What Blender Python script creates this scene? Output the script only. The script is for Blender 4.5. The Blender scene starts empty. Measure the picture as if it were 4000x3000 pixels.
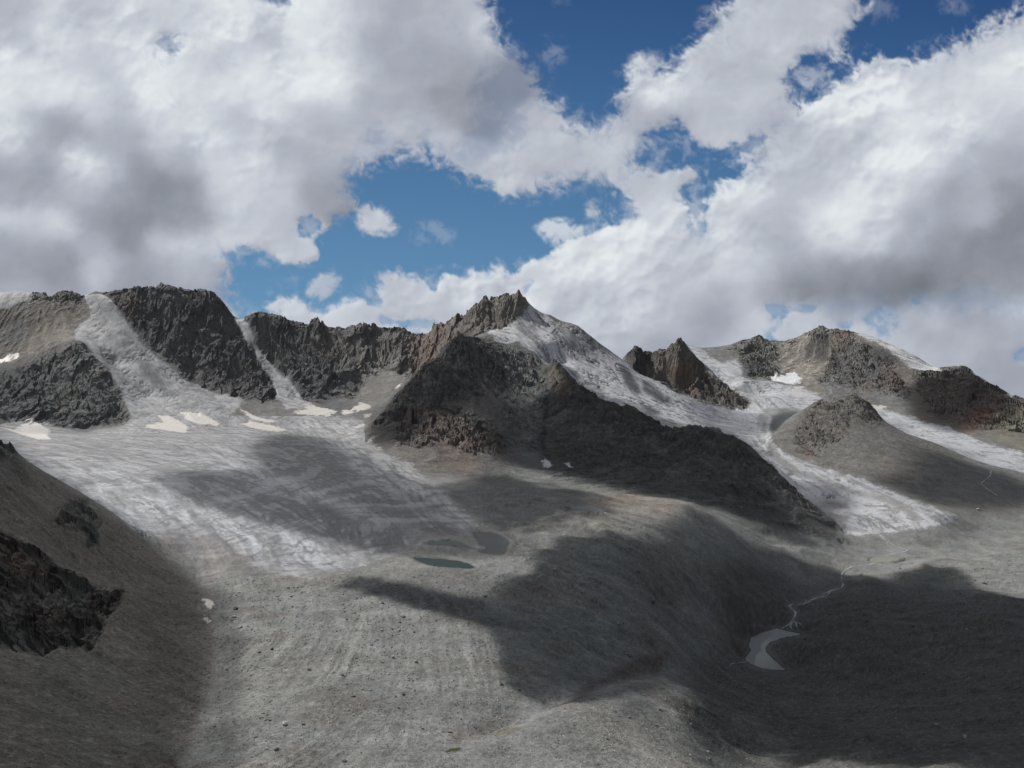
# Alpine valley with glaciers under a broken cumulus sky
import bpy, math
import numpy as np
sc = bpy.context.scene
# ------------------------------------------------------------ camera, sun, sky light, exposure
cam_d = bpy.data.cameras.new('camera'); cam = bpy.data.objects.new('camera', cam_d)
sc.collection.objects.link(cam)
cam_d.sensor_width = 36.0; cam_d.lens = 36.0*2773/4000
cam_d.clip_start = 1.0; cam_d.clip_end = 400000
cam.location = (0, 0, 0); cam.rotation_euler = (math.radians(90), 0, 0)     # level view along +Y
sc.camera = cam
SUN_EL, SUN_AZ = math.radians(47), math.radians(-58)      # height; azimuth from +Y (negative = to the left)
S = np.array([math.sin(SUN_AZ)*math.cos(SUN_EL), math.cos(SUN_AZ)*math.cos(SUN_EL), math.sin(SUN_EL)])
sun_d = bpy.data.lights.new('sun', 'SUN'); sun_d.energy = 4.8; sun_d.angle = math.radians(0.5)
sun_d.color = (1.0, 0.975, 0.94)
sun = bpy.data.objects.new('sun', sun_d); sc.collection.objects.link(sun)
import mathutils
sun.rotation_euler = mathutils.Vector(S).to_track_quat('Z', 'Y').to_euler()
sun.location = (-2000, 1500, 3000)
w = bpy.data.worlds.new('World'); sc.world = w; w.use_nodes = True
nt = w.node_tree; bg = nt.nodes['Background']
skyt = nt.nodes.new('ShaderNodeTexSky'); skyt.sky_type = 'NISHITA'; skyt.sun_disc = False
skyt.sun_elevation = SUN_EL; skyt.sun_rotation = SUN_AZ; skyt.altitude = 3600
tcw = nt.nodes.new('ShaderNodeTexCoord'); nzw = nt.nodes.new('ShaderNodeTexNoise'); nzw.inputs['Scale'].default_value = 2.2; nzw.inputs['Detail'].default_value = 4
rpw = nt.nodes.new('ShaderNodeValToRGB'); rpw.color_ramp.elements[0].position = .42; rpw.color_ramp.elements[1].position = .56
mxw = nt.nodes.new('ShaderNodeMix'); mxw.data_type = 'RGBA'
nt.links.new(tcw.outputs['Generated'], nzw.inputs['Vector']); nt.links.new(nzw.outputs['Fac'], rpw.inputs[0]); nt.links.new(rpw.outputs[0], mxw.inputs[0])
nt.links.new(skyt.outputs[0], mxw.inputs[6]); mxw.inputs[7].default_value = (5.0, 5.15, 5.4, 1)      # cumulus overhead and behind
nt.links.new(mxw.outputs[2], bg.inputs[0]); bg.inputs[1].default_value = 0.063
sc.view_settings.view_transform = 'Standard'; sc.view_settings.look = 'None'
sc.view_settings.exposure = 0.0; sc.view_settings.gamma = 1.0
sc.cycles.max_bounces = 4; sc.cycles.diffuse_bounces = 2; sc.cycles.glossy_bounces = 2
sc.cycles.transparent_max_bounces = 8
# ------------------------------------------------------------ noise and polygon helpers
F = 2773.0
def hash2(ix, iy, seed):
    h = (ix.astype(np.int64)*374761393 + iy.astype(np.int64)*668265263 + seed*1442695041) & 0xffffffff
    h = ((h ^ (h >> 13)) * 1274126177) & 0xffffffff
    h = h ^ (h >> 16)
    return h
_T = {}
def _table(seed):
    if seed not in _T:
        r = np.random.RandomState(seed)
        a = r.rand(256, 256).astype(np.float32)*2*np.pi
        _T[seed] = (np.cos(a).astype(np.float32), np.sin(a).astype(np.float32))
    return _T[seed]
def gnoise(x, y, seed=0):
    """gradient noise, about -1..1"""
    gx, gy = _table(seed)
    xf = np.floor(x); yf = np.floor(y)
    fx = (x-xf).astype(np.float32); fy = (y-yf).astype(np.float32)
    ix = xf.astype(np.int32) & 255; iy = yf.astype(np.int32) & 255
    ix1 = (ix+1) & 255; iy1 = (iy+1) & 255
    ux = fx*fx*fx*(fx*(fx*6-15)+10); uy = fy*fy*fy*(fy*(fy*6-15)+10)
    n00 = gx[ix, iy]*fx + gy[ix, iy]*fy
    n10 = gx[ix1, iy]*(fx-1) + gy[ix1, iy]*fy
    n01 = gx[ix, iy1]*fx + gy[ix, iy1]*(fy-1)
    n11 = gx[ix1, iy1]*(fx-1) + gy[ix1, iy1]*(fy-1)
    a = n00+(n10-n00)*ux; b = n01+(n11-n01)*ux
    return (a+(b-a)*uy)*1.5
def fbm(x, y, octs, seed=0, gain=0.5, lac=2.03):
    s = 0; a = 1.0; t = 0
    for o in range(octs):
        s = s + a*gnoise(x+17.3*o, y-9.1*o, seed+o); t += a
        a *= gain; x = x*lac; y = y*lac
    return s/t
def ridged(x, y, octs, seed=0, gain=0.5, lac=2.07):
    s = 0; a = 1.0; t = 0; w = 1.0
    for o in range(octs):
        n = 1-np.abs(gnoise(x+7.7*o, y+3.1*o, seed+o))*1.25
        n = n*n*w; w = np.clip(n*1.6, 0, 1)
        s = s + a*n; t += a
        a *= gain; x = x*lac; y = y*lac
    return s/t
def smooth(a, b, x):
    t = np.clip((x-a)/(b-a), 0, 1); return t*t*(3-2*t)
def inpoly(x, y, P):
    P = np.asarray(P, np.float32); r = np.zeros(x.shape, bool)
    bb = (x >= P[:, 0].min()) & (x <= P[:, 0].max()) & (y >= P[:, 1].min()) & (y <= P[:, 1].max())
    xs = x[bb]; ys = y[bb]; c = np.zeros(xs.shape, bool)
    n = len(P); j = n-1
    for i in range(n):
        xi, yi = P[i]; xj, yj = P[j]
        if yi != yj:
            c ^= ((yi > ys) != (yj > ys)) & (xs < (xj-xi)*(ys-yi)/(yj-yi)+xi)
        j = i
    r[bb] = c
    return r
def blur(a, s):
    if s <= 0: return a
    r = int(3*s)+1; k = np.exp(-0.5*(np.arange(-r, r+1)/s)**2); k /= k.sum()
    for ax in (0, 1):
        n = a.shape[ax]; pad = [(0, 0), (0, 0)]; pad[ax] = (r, r)
        b = np.pad(a, pad, mode='edge')
        m = 1
        while m < n+2*r: m *= 2
        sh = [1, 1]; sh[ax] = m//2+1
        kf = np.fft.rfft(k, m).reshape(sh)
        b = np.fft.irfft(np.fft.rfft(b, m, axis=ax)*kf, m, axis=ax)
        sl = [slice(None), slice(None)]; sl[ax] = slice(2*r, 2*r+n)
        a = b[tuple(sl)]
    return a.astype(np.float32)
def worley(x, y, seed=0, mode='f1'):
    """nearest-site noise: distance, or piecewise planar facets"""
    gx, gy = _table(seed); hx, hy = _table(seed+500)
    xf = np.floor(x).astype(np.int32); yf = np.floor(y).astype(np.int32)
    best = np.full(x.shape, 9., np.float32); val = np.zeros(x.shape, np.float32)
    for i in (-1, 0, 1):
        for j in (-1, 0, 1):
            cx = xf+i; cy = yf+j; a = cx & 255; b = cy & 255
            sx = cx+.5+.42*gx[a, b]; sy = cy+.5+.42*gy[a, b]
            dx = (x-sx).astype(np.float32); dy = (y-sy).astype(np.float32); d = dx*dx+dy*dy
            m = d < best
            if mode == 'facet':
                v = dx*hx[a, b]+dy*hy[a, b]+.5*hx[b, a]
                val = np.where(m, v, val)
            best = np.where(m, d, best)
    return val if mode == 'facet' else np.sqrt(best)
BLUE = [
 [(1905,-60),(1915,0),(1945,70),(1950,130),(1985,200),(2010,220),(2065,245),(2090,290),(2105,345),(2160,385),(2205,380),(2200,460),(2190,500),(2240,490),(2280,515),(2330,515),(2370,480),(2420,450),(2405,400),(2465,350),(2430,290),(2435,245),(2490,215),(2560,275),(2620,250),(2690,180),(2730,150),(2745,70),(2820,30),(2860,0),(2870,-200),(1905,-200)],
 [(3370,-60),(3390,50),(3340,90),(3310,150),(3300,220),(3230,240),(3150,200),(3080,265),(3065,320),(3110,380),(3105,440),(3115,495),(3135,410),(3210,375),(3255,365),(3260,310),(3330,310),(3350,250),(3370,215),(3400,200),(3450,215),(3485,255),(3540,225),(3620,222),(3690,190),(3760,150),(3800,105),(3850,75),(3915,85),(3960,50),(4030,30),(4060,-200),(3370,-200)],
 [(2575,500),(2600,475),(2650,475),(2680,530),(2760,590),(2830,580),(2910,560),(2990,530),(3010,545),(2950,590),(2920,640),(2860,680),(2800,730),(2745,785),(2755,840),(2760,900),(2740,920),(2700,830),(2660,760),(2640,735),(2740,690),(2740,650),(2660,650),(2600,660),(2490,690),(2470,680),(2510,600),(2515,540)],
 [(1365,700),(1400,650),(1470,640),(1560,625),(1640,580),(1690,590),(1700,630),(1780,670),(1850,680),(1890,740),(1950,770),(2020,775),(2050,745),(2160,740),(2290,725),(2420,740),(2480,790),(2460,850),(2370,895),(2330,905),(2300,930),(2260,930),(2200,925),(2175,960),(2100,1000),(2060,1015),(2045,1055),(1990,1080),(1950,1035),(1880,1060),(1850,1050),(1830,1090),(1750,1065),(1720,1080),(1705,1140),(1670,1120),(1600,1070),(1530,1050),(1480,1085),(1450,1110),(1480,1150),(1490,1180),(1470,1215),(1410,1170),(1330,1175),(1290,1230),(1215,1230),(1190,1180),(1100,1180),(1040,1190),(1000,1240),(900,1250),(885,1190),(925,1150),(890,1080),(855,1020),(900,980),(960,950),(1000,1000),(1060,990),(1110,1040),(1180,1030),(1240,1010),(1240,950),(1300,880),(1270,845),(1310,835),(1380,845),(1400,790),(1375,740)],
 [(1150,850),(1200,830),(1260,870),(1230,920),(1180,930),(1160,890)],
 [(640,125),(700,165),(715,190),(675,212),(620,190),(580,178),(600,160)],
 [(1035,-40),(1050,20),(1065,38),(1100,22),(1135,28),(1135,-40)],
 [(1480,1245),(1600,1245),(1740,1250),(1720,1275),(1640,1300),(1640,1320),(1600,1270),(1540,1265),(1480,1265)],
 [(2985,1190),(3070,1195),(3200,1195),(3190,1215),(3100,1230),(3060,1250),(3005,1240),(2990,1215)],
 [(2985,1270),(3010,1290),(3040,1320),(3060,1340),(2990,1340)],
 [(3390,1225),(3430,1200),(3470,1205),(3480,1270),(3455,1325),(3420,1290),(3370,1260)],
 [(3260,1255),(3310,1250),(3330,1280),(3290,1285)],
 [(3545,1175),(3600,1165),(3600,1195),(3560,1190)],
 [(3960,1370),(4030,1340),(4060,1420),(3970,1410)],
 [(2055,1120),(2090,1080),(2100,1120),(2065,1150),(2045,1165)],
]
# thin veils over blue / clouds inside the blue: polygon, opacity
VEIL = [
 ([(1385,830),(1420,800),(1450,795),(1500,830),(1530,870),(1565,900),(1555,920),(1500,918),(1440,890),(1390,870)],1.0),
 ([(2095,885),(2150,865),(2220,860),(2270,890),(2285,930),(2180,950),(2120,920)],.75),
 ([(2260,800),(2320,805),(2370,840),(2365,870),(2310,870),(2280,840)],.7),
 ([(1185,1140),(1230,1095),(1290,1055),(1330,1090),(1320,1130),(1250,1160),(1190,1160)],.75),
 ([(1010,1235),(1030,1185),(1080,1170),(1150,1170),(1210,1190),(1210,1230),(1180,1270),(1100,1250)],.95),
 ([(1290,1230),(1320,1180),(1370,1165),(1440,1190),(1465,1240),(1420,1275),(1350,1280),(1290,1255)],.85),
 ([(1560,1290),(1600,1255),(1640,1265),(1660,1300),(1640,1320)],.9),
 ([(2105,140),(2150,130),(2195,160),(2190,260),(2155,300),(2140,240),(2110,180)],.32),
 ([(2440,250),(2500,215),(2560,240),(2600,200),(2610,250),(2570,290),(2560,360),(2500,420),(2470,350)],.7),
 ([(3090,260),(3200,240),(3280,280),(3240,320),(3150,360),(3100,340)],.55),
 ([(2520,600),(2600,560),(2640,590),(2620,650),(2540,650)],.45),
 ([(1580,900),(1700,880),(1780,900),(1770,940),(1650,950),(1590,930)],.25),
 ([(3400,0),(3520,20),(3480,70),(3400,80)],.22),
 ([(3640,-20),(3800,-10),(3790,50),(3680,40)],.2),
 ([(2140,-20),(2230,-20),(2220,20),(2150,15)],.3),
 ([(1880,250),(2060,250),(2060,560),(1900,640),(1750,620),(1850,500)],-.35),
 ([(1440,500),(1510,480),(1530,520),(1500,580),(1460,600),(1430,560)],-.4),
 ([(2000,380),(2090,380),(2090,440),(2010,440)],-.4),
 ([(1060,140),(1100,135),(1150,200),(1130,215),(1070,170)],-.35),
 ([(3100,1180),(3800,1120),(4000,1160),(4000,1240),(3600,1210),(3300,1240)],-.25),
 ([(480,150),(520,150),(520,190),(490,190)],-.3),
]
# brightness control: u, v, value (sRGB-ish grey level)
BR = [
(60,40,176),(200,60,200),(380,60,182),(500,40,202),(650,60,196),(780,60,205),(900,80,216),(940,20,215),(1020,90,190),(1150,90,216),(1280,60,215),(1400,60,180),(1550,60,168),(1700,80,172),(1830,60,180),(1900,100,196),
(60,140,186),(220,150,204),(350,160,192),(450,150,205),(560,180,204),(800,160,212),(950,180,196),(1090,180,178),(1180,170,214),(1320,180,208),(1420,180,170),(1560,150,168),(1680,190,166),(1760,130,178),(1920,150,190),
(40,270,214),(150,260,205),(280,280,203),(380,260,190),(520,250,212),(620,270,220),(740,230,204),(850,230,186),(960,250,212),(1100,250,216),(1250,290,224),(1350,260,214),(1430,260,176),(1560,250,163),(1700,250,160),(1850,250,160),(1960,300,150),
(60,370,214),(200,370,216),(330,370,218),(450,370,190),(600,340,214),(750,330,204),(900,330,212),(1050,340,214),(1220,350,222),(1330,360,212),(1450,370,172),(1600,350,170),(1750,350,150),(1880,350,145),(1980,380,148),
(30,480,212),(130,460,176),(250,460,160),(350,430,196),(430,470,180),(600,460,208),(780,450,208),(930,460,186),(1050,440,208),(1180,450,184),(1300,450,178),(1450,460,174),(1580,440,172),(1750,440,155),(1900,460,150),(2050,470,176),
(60,560,196),(160,540,170),(230,550,150),(330,540,158),(450,520,175),(540,530,165),(640,560,200),(800,540,206),(950,560,188),(1080,540,176),(1250,530,178),(1400,540,178),(1600,520,180),(1700,520,184),(2100,560,186),
(60,650,160),(160,640,158),(290,600,212),(380,650,210),(450,620,168),(560,640,150),(700,620,168),(850,610,200),(1000,600,202),(1150,630,170),(1300,640,170),(1350,640,178),(1800,620,180),(1960,640,186),(2200,610,184),(2350,620,186),(2100,720,180),(1980,760,190),
(80,760,165),(200,740,160),(300,740,178),(450,750,160),(600,720,140),(750,760,148),(850,760,196),(950,750,202),(1100,720,190),(1250,760,158),(1350,780,152),(1300,700,158),
(80,870,196),(230,880,204),(150,900,180),(350,870,152),(500,850,140),(650,880,140),(780,870,150),(880,880,198),(1000,860,190),(1100,870,180),(1050,960,190),(1200,960,186),(1120,1010,186),
(60,960,160),(200,980,150),(350,960,168),(500,960,145),(660,950,196),(760,960,190),(860,950,196),(950,930,190),
(100,1060,150),(250,1050,145),(400,1060,190),(500,1070,156),(620,1040,160),(740,1050,182),(860,1080,170),(100,1130,168),(300,1130,160),(500,1110,150),(700,1110,160),(850,1140,150),(950,1180,176),
(1470,850,192),(1090,1200,190),(1380,1210,192),(1560,1100,186),(1640,1180,194),(1800,1120,200),(1900,1130,198),(1700,1220,180),(2030,1100,190),(1980,1120,196),(1500,1220,184),
(2560,300,190),(2620,270,214),(2600,350,222),(2680,300,196),(2750,200,186),(2850,150,190),(2950,100,188),(3100,80,184),(3250,60,186),(3350,60,182),(2820,280,180),(2950,260,182),(3100,200,186),(2760,400,182),(2900,380,186),(3000,420,186),(2500,480,172),(2650,420,174),(2800,500,184),(2850,540,194),(2950,500,176),(3060,470,168),(2400,580,190),(2300,540,186),(2480,620,184),(2450,690,184),(2300,700,180),(2550,720,180),(2700,700,178),
(3330,290,200),(3400,260,204),(3310,400,216),(3420,380,218),(3180,440,216),(3280,430,218),(3350,330,208),(3550,300,196),(3700,300,192),(3800,200,190),(3900,150,194),(3980,90,190),(3650,370,205),(3800,330,210),(3950,270,215),(3950,380,208),(3600,450,214),(3750,420,212),(3850,480,196),(3980,500,180),
(3100,540,186),(3250,530,182),(3400,500,190),(3500,520,214),(3550,600,218),(3000,620,188),(3150,640,184),(3300,620,186),(3450,620,212),(3620,640,214),(3700,560,200),(3750,650,176),(3900,640,168),(3980,640,160),
(2860,700,212),(2900,740,216),(2800,790,206),(2980,700,194),(3100,730,182),(3250,730,190),(3350,750,220),(3450,740,208),(3600,720,190),(3700,740,160),(3820,760,170),(3960,750,145),
(2770,900,196),(2850,860,188),(2950,850,184),(3060,850,176),(3180,850,206),(3250,870,222),(3350,830,214),(3450,850,196),(3600,850,168),(3750,830,160),(3820,820,176),(3950,870,135),
(2840,960,206),(2900,980,200),(3000,960,180),(3100,970,176),(3250,950,196),(3400,940,200),(3550,950,172),(3700,950,148),(3850,950,138),(3980,960,140),
(2860,1050,198),(2760,1080,200),(2950,1060,180),(3100,1060,154),(3250,1060,150),(3400,1060,148),(3550,1040,140),(3700,1050,134),(3850,1040,138),(3960,1050,145),
(2900,1130,188),(3000,1140,160),(3150,1130,135),(3300,1130,130),(3450,1120,128),(3580,1120,118),(3700,1130,136),(3850,1110,150),(3960,1120,152),
(2250,950,206),(2200,950,216),(2350,980,208),(2450,920,212),(2560,880,206),(2650,830,206),(2640,760,204),(2550,820,196),(2700,900,200),(2130,1030,202),(2200,1050,206),(2220,1060,216),(2100,1130,190),(2080,1160,218),(2300,1080,200),(2420,1060,218),(2450,1030,210),(2500,1050,204),(2600,1000,196),(2700,1000,192),(2740,1030,176),(2650,1080,178),(2550,1090,192),
(2150,1150,188),(2300,1150,186),(2400,1180,176),(2500,1150,190),(2600,1130,184),(2200,1200,182),(2350,1220,196),(2450,1240,212),(2580,1220,190),(2700,1170,176),(2800,1150,170),(2850,1190,165),(2750,1250,158),(2850,1260,155),(2650,1280,170),(2350,1290,190),(2450,1300,184),(2550,1330,160),(2450,1350,170),(2680,1320,165),(2880,1300,186),(2950,1280,195),(2930,1240,190),
(3060,1240,180),(3180,1260,186),(3350,1170,150),(3250,1200,160),(3550,1230,168),(3650,1240,185),(3750,1230,160),(3650,1310,165),(3800,1320,176),(3900,1260,160),(3960,1220,190),(3500,1300,180),(3600,1380,180),(3750,1400,172),(3880,1400,160),(3950,1310,170),(3700,1180,150),(3850,1180,168),(3390,1280,190)]
CUM = [[(2060,1180),(2140,1020),(2230,930),(2500,830),(2660,790),(2740,900),(2750,1050),(2600,1200),(2350,1300),(2120,1280)],
 [(2740,900),(2800,780),(2900,640),(3080,500),(3200,380),(3400,210),(3520,250),(3560,380),(3400,520),(3250,620),(3050,700),(2950,820),(2880,1000),(2780,1050)],
 [(1440,1120),(1600,1060),(1750,1060),(1950,1030),(2050,1080),(2000,1180),(1800,1240),(1500,1230)],
 [(2540,330),(2620,240),(2700,220),(2700,360),(2600,420)],[(250,560),(330,560),(480,640),(430,740),(280,720)],[(1900,20),(1960,150),(2090,300),(2200,420),(2190,520),(2060,520),(1960,300),(1860,120)]]
def sky_colors(U, V):
    """linear RGB emission of the cloudy sky for tangent-plane coordinates"""
    import numpy as np
    du = U[0,1]-U[0,0]
    w1 = fbm(U/170, V/150, 5, 11); w2 = fbm(U/170+40, V/150+9, 5, 21)
    f1 = fbm(U/45+w1, V/40+w2, 5, 31, .58); f2 = fbm(U/45+7+w2, V/40+3, 5, 41, .58)
    Uw = U + 24*w1 + 26*f1; Vw = V + 22*w2 + 24*f2
    blue = np.zeros(U.shape, np.float32)
    for P in BLUE: blue[inpoly(Uw, Vw, P)] = 1
    big = smooth(-.05, .45, fbm(U/900+3, V/500, 3, 77))
    out = np.clip(np.maximum(np.maximum(-80-V, U-4060), -60-U)/200, 0, 1)
    cs = 1-blur(blue, 10/du); cw = 1-blur(blue, 34/du)
    soft = smooth(-.3, .35, fbm(U/330+9, V/260, 3, 88)+.25*smooth(900, 300, V))
    cov = (.66*cs+.34*(1-blur(blue, 48/du)))*(1-soft)+(.5*cw+.5*(1-blur(blue, 60/du)))*soft
    cov = cov*(1-out) + out*np.maximum(1-big*.9, .0)
    cov = cov-.5
    def bub(x, y, sd): return .62-worley(x, y, sd)
    wu, wv = U+26*w1, V+26*w2
    puffn = .55*bub(wu/70, wv/62, 301)+.3*bub(wu/33+3, wv/30, 302)+.2*bub(wu/15, wv/14+5, 303)
    f3 = .55*fbm(U/120+1.2*w1, V/100+1.2*w2, 8, 131, .62)+.55*fbm(U/48-1.8*w2, V/42+1.8*w1, 6, 171, .6)
    band = np.exp(-(cov/.42)**2)
    crisp = (1-soft)
    nz = (.55*puffn*crisp+f3*(.65+.75*soft))*band
    a = smooth(-.24-.12*soft, .16+.26*soft, cov -.19+.10*soft + 1.1*nz + .1*w1*band)
    core = blur(blue, 5/du)*np.clip(.9-blur(blue, 60/du)*1.6, 0, 1)
    a = a*(1-.95*smooth(.45, .95, core+.5*f3))
    # faint shreds of vapour in the blue next to the clouds
    near = 1-blur(blue, 70/du)
    shred = smooth(.0, .6, f3+1.0*near-.30+.35*w2)*.55*smooth(.05, .45, near)
    a = np.maximum(a, shred*(1-a)+a*a)
    veil = np.zeros(U.shape, np.float32); thin = np.zeros(U.shape, np.float32)
    for P, o in VEIL:
        m = np.zeros(U.shape, np.float32); m[inpoly(Uw, Vw, P)] = 1
        if o > 0:
            m = blur(m, (26 if o > .6 else 34)/du)
            veil = np.maximum(veil, o*smooth(.22, .80, m + (1.5*f3+.45*puffn*(o > .6))*np.sqrt(np.clip(m, 0, 1))))
        else:
            m = blur(m, 34/du); thin = np.maximum(thin, -.8*o*smooth(.1, 1., m+1.9*f3*np.sqrt(np.clip(m, 0, 1))))
    a = np.maximum(a, veil)*(1-thin)
    # brightness field
    B = np.array(BR, np.float64)
    st = 12; gu = np.arange(U.min()-60, U.max()+60, st*2.0); gv = np.arange(V.min()-60, V.max()+60, st*2.0)
    GU, GV = np.meshgrid(gu, gv)
    num = np.zeros(GU.shape); den = np.zeros(GU.shape)+1e-12
    for (bu, bv, bb) in BR:
        d2 = ((GU-bu)**2 + ((GV-bv)*1.15)**2)
        w = np.exp(-d2/(2*50.**2)) + 1e-4*np.exp(-d2/(2*260.**2))+1e-8/(1+d2/1e4)
        num += w*bb; den += w
    G = num/den
    WU = U + 30*w2+16*f2; WV = V + 30*w1+16*f1
    x = np.clip((WU-gu[0])/(gu[1]-gu[0]), 0, len(gu)-1.01); y = np.clip((WV-gv[0])/(gv[1]-gv[0]), 0, len(gv)-1.01)
    ix = x.astype(int); iy = y.astype(int); fx = x-ix; fy = y-iy
    g = (G[iy,ix]*(1-fx)+G[iy,ix+1]*fx)*(1-fy)+(G[iy+1,ix]*(1-fx)+G[iy+1,ix+1]*fx)*fy
    # cauliflower relief lit from the upper left
    e = 7.0
    def heap(x, y):
        x = x+26*w1+10*f1; y = y+26*w2+10*f2
        return .8*bub(x/170, y/140, 61)+.5*bub(x/84, y/72, 62)+.17*bub(x/40, y/36, 63)+.05*bub(x/17, y/16, 64)
    rel = heap(U, V)-heap(U-e, V-1.3*e)
    ab = blur(a.astype(np.float32), 14/du)
    edge = np.exp(-((ab-.8)/.25)**2)
    patch = smooth(-.1, .4, fbm(U/300, V/240, 3, 93))
    cum = np.zeros(U.shape, np.float32)
    for P in CUM: cum[inpoly(Uw, Vw, P)] = 1
    cum = blur(cum, 40/du)
    rel = blur(rel.astype(np.float32), 4/du)
    bri = smooth(165, 205, g)
    g = g - np.clip(rel, -.2, .2)*(16+55*patch*edge+26*edge+34*patch+56*cum)*(.2+.8*bri)*smooth(.4, .95, a)
    gyy, gxx = np.gradient(ab)
    lit = (gyy*.9+gxx*.75)*(du/4)*10
    g = g + np.clip(lit, -.8, 1.1)*13
    g = 183+(g-178)*1.1 + 9*fbm(U/130+.6*w1, V/110+.6*w2, 4, 141, .42) + 4*w1
    g = g + 1.2*gnoise(U/5., V/5., 201)
    g = np.clip(g, 100, 232)
    k = (g-100)/130.
    cr = g*(.978-.022*(1-k)); cg = g*(1-.004*(1-k)); cb = g*(1.015+.035*(1-k)+.035*np.sin(np.clip(k, 0, 1)*np.pi))
    t = np.clip((V+100)/1400, 0, 1)
    sx = np.clip((U-2000)/2000, -1, 1)
    br_ = 54+50*t**1.2-6*sx; bg = 84+62*t**1.05-7*sx; bb2 = 128+54*t**.95-6*sx
    out3 = []
    for c, b in ((cr, br_), (cg, bg), (cb, bb2)):
        cl = (np.clip(c, 0, 255)/255)**2.2; bl = (b/255)**2.2
        out3.append(bl*(1-a)+cl*a)
    return np.stack(out3, -1)
# ------------------------------------------------------------ relief
# Surveyed points: (bearing, dip, distance north).  bearing/dip are the tangents seen from the
# survey station at the origin in units of 1/2773, distance in metres.
def ctl():
    P = []
    def pt(u, v, Y, **k): P.append((u/1.0, Y, (1500-v)*Y/F))
    def line(pts, step=28):
        pts = np.array(pts, float)
        for a, b in zip(pts[:-1], pts[1:]):
            n = max(1, int(math.hypot(b[0]-a[0], b[1]-a[1])/step))
            for i in range(n):
                t = i/n; Y = math.exp(math.log(a[2])*(1-t)+math.log(b[2])*t)
                pt(a[0]+(b[0]-a[0])*t, a[1]+(b[1]-a[1])*t, Y)
        pt(*pts[-1])
    def ridge(pts, dY, dz, step=28):
        line(pts, step)
        q = np.array(pts, float)
        L = np.arange(q[0, 0], q[-1, 0]+1, 70) if q[-1, 0] > q[0, 0] else np.arange(q[-1, 0], q[0, 0]+1, 70)
        o = np.argsort(q[:, 0])
        for u in L:
            v = np.interp(u, q[o, 0], q[o, 1]); Y = np.interp(u, q[o, 0], q[o, 2])
            P.append((u, Y+dY, (1500-v)*Y/F-dz))
    def many(s):
        for t in s.split(';'):
            t = t.split()
            if len(t) == 3: pt(*map(float, t))
    # --- skyline, left wall
    sk = [(-700,1150),(-350,1135),(-150,1150),(0,1143),(40,1140),(80,1138),(125,1145),(165,1143),(195,1158),(235,1140),(270,1142),(300,1155),(325,1165),(375,1137),(400,1145),(430,1130),(465,1127),(520,1130),(555,1130),(590,1118),(620,1125),(660,1110),(700,1122),(740,1135),(775,1145),(815,1131),(845,1155),(880,1190),(900,1235),(925,1247)]
    ridge([(u, v, 3850) for u, v in sk], 500, 330)
    sk = [(960,1253,3800),(985,1240,3800),(1040,1222,3800),(1075,1235,3800),(1115,1243,3800),(1140,1268,3800),(1215,1265,3800),(1290,1268,3800),(1340,1280,3800),(1440,1282,3800),(1480,1280,3800),(1540,1292,3780),(1570,1284,3760),(1600,1300,3740),(1618,1312,3720),(1630,1297,3680),(1680,1285,3620),(1720,1280,3560),(1760,1258,3500),(1785,1233,3450),(1815,1225,3430),(1835,1200,3400),(1855,1175,3380),(1880,1155,3360),(1900,1170,3360),(1920,1187,3350),(1945,1175,3340),(1970,1160,3340),(2015,1150,3330),(2030,1172,3330),(2055,1173,3330),(2100,1220,3340),(2130,1235,3350),(2145,1228,3360),(2195,1256,3380),(2230,1260,3400),(2260,1275,3420),(2300,1312,3440),(2335,1342,3440),(2390,1376,3420),(2425,1400,3400),(2500,1460,3380),(2560,1490,3360),(2650,1535,3320),(2740,1570,3300)]
    ridge(sk, 420, 260)
    # wall bases and faces
    many('-700 1640 2900;-350 1650 2900;0 1645 2900;200 1650 2900;350 1680 2850;520 1665 2850;700 1645 2950;900 1640 3000;1100 1610 3100;1250 1610 3100;1400 1650 2900')
    many('0 1300 3600;150 1280 3620;0 1400 3450;-350 1400 3450;-350 1550 3150;-700 1400 3450;300 1240 3700')
    line([(-100,1480,3250),(50,1450,3300),(150,1390,3380),(300,1330,3430)])
    line([(330,1345,3440),(400,1420,3330),(450,1490,3250),(480,1560,3130),(505,1640,2960)])
    many('100 1550 3120;250 1450 3260;250 1550 3100;400 1560 3080;50 1600 3000')
    # hanging ice tongue
    many('340 1185 3800;400 1250 3680;460 1300 3580;380 1330 3530;500 1380 3480;450 1420 3420;560 1450 3380;620 1420 3460;560 1550 3220;650 1520 3290;700 1600 3080;600 1620 3020;760 1560 3190;850 1590 3110')
    # dark tower: foot line then face
    line([(450,1170,3760),(480,1215,3720),(520,1280,3640),(600,1360,3560),(680,1420,3500),(740,1470,3440),(820,1520,3370),(900,1540,3330),(980,1545,3310),(1050,1545,3310)])
    many('600 1200 3770;650 1300 3660;700 1350 3600;760 1250 3740;800 1350 3620;880 1300 3700;900 1400 3580;850 1460 3480;980 1450 3520;960 1350 3650;640 1360 3540;700 1300 3640')
    many('930 1300 3740;990 1370 3660;1060 1460 3540;1100 1550 3330;1120 1480 3500;1050 1350 3680;1150 1350 3690;1250 1400 3600;1200 1500 3440;1350 1380 3640;1300 1500 3440;1300 1570 3270;1200 1570 3280;1450 1370 3620;1480 1420 3560;1420 1500 3420;1500 1380 3620;1550 1400 3560;1600 1400 3500;1560 1470 3380;1500 1550 3230;1420 1600 3060;1640 1430 3400;1350 1560 3260')
    many('1650 1340 3600;1700 1340 3500;1740 1340 3400;1720 1380 3330;1780 1290 3350;1840 1260 3300;1900 1240 3290;1850 1310 3180;1950 1220 3300;1960 1280 3220;1880 1200 3340')
    # behind the front spur, hidden cirque floor
    many('1500 1640 2950;1550 1620 2980;1620 1560 3050;1700 1500 3080')
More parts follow.
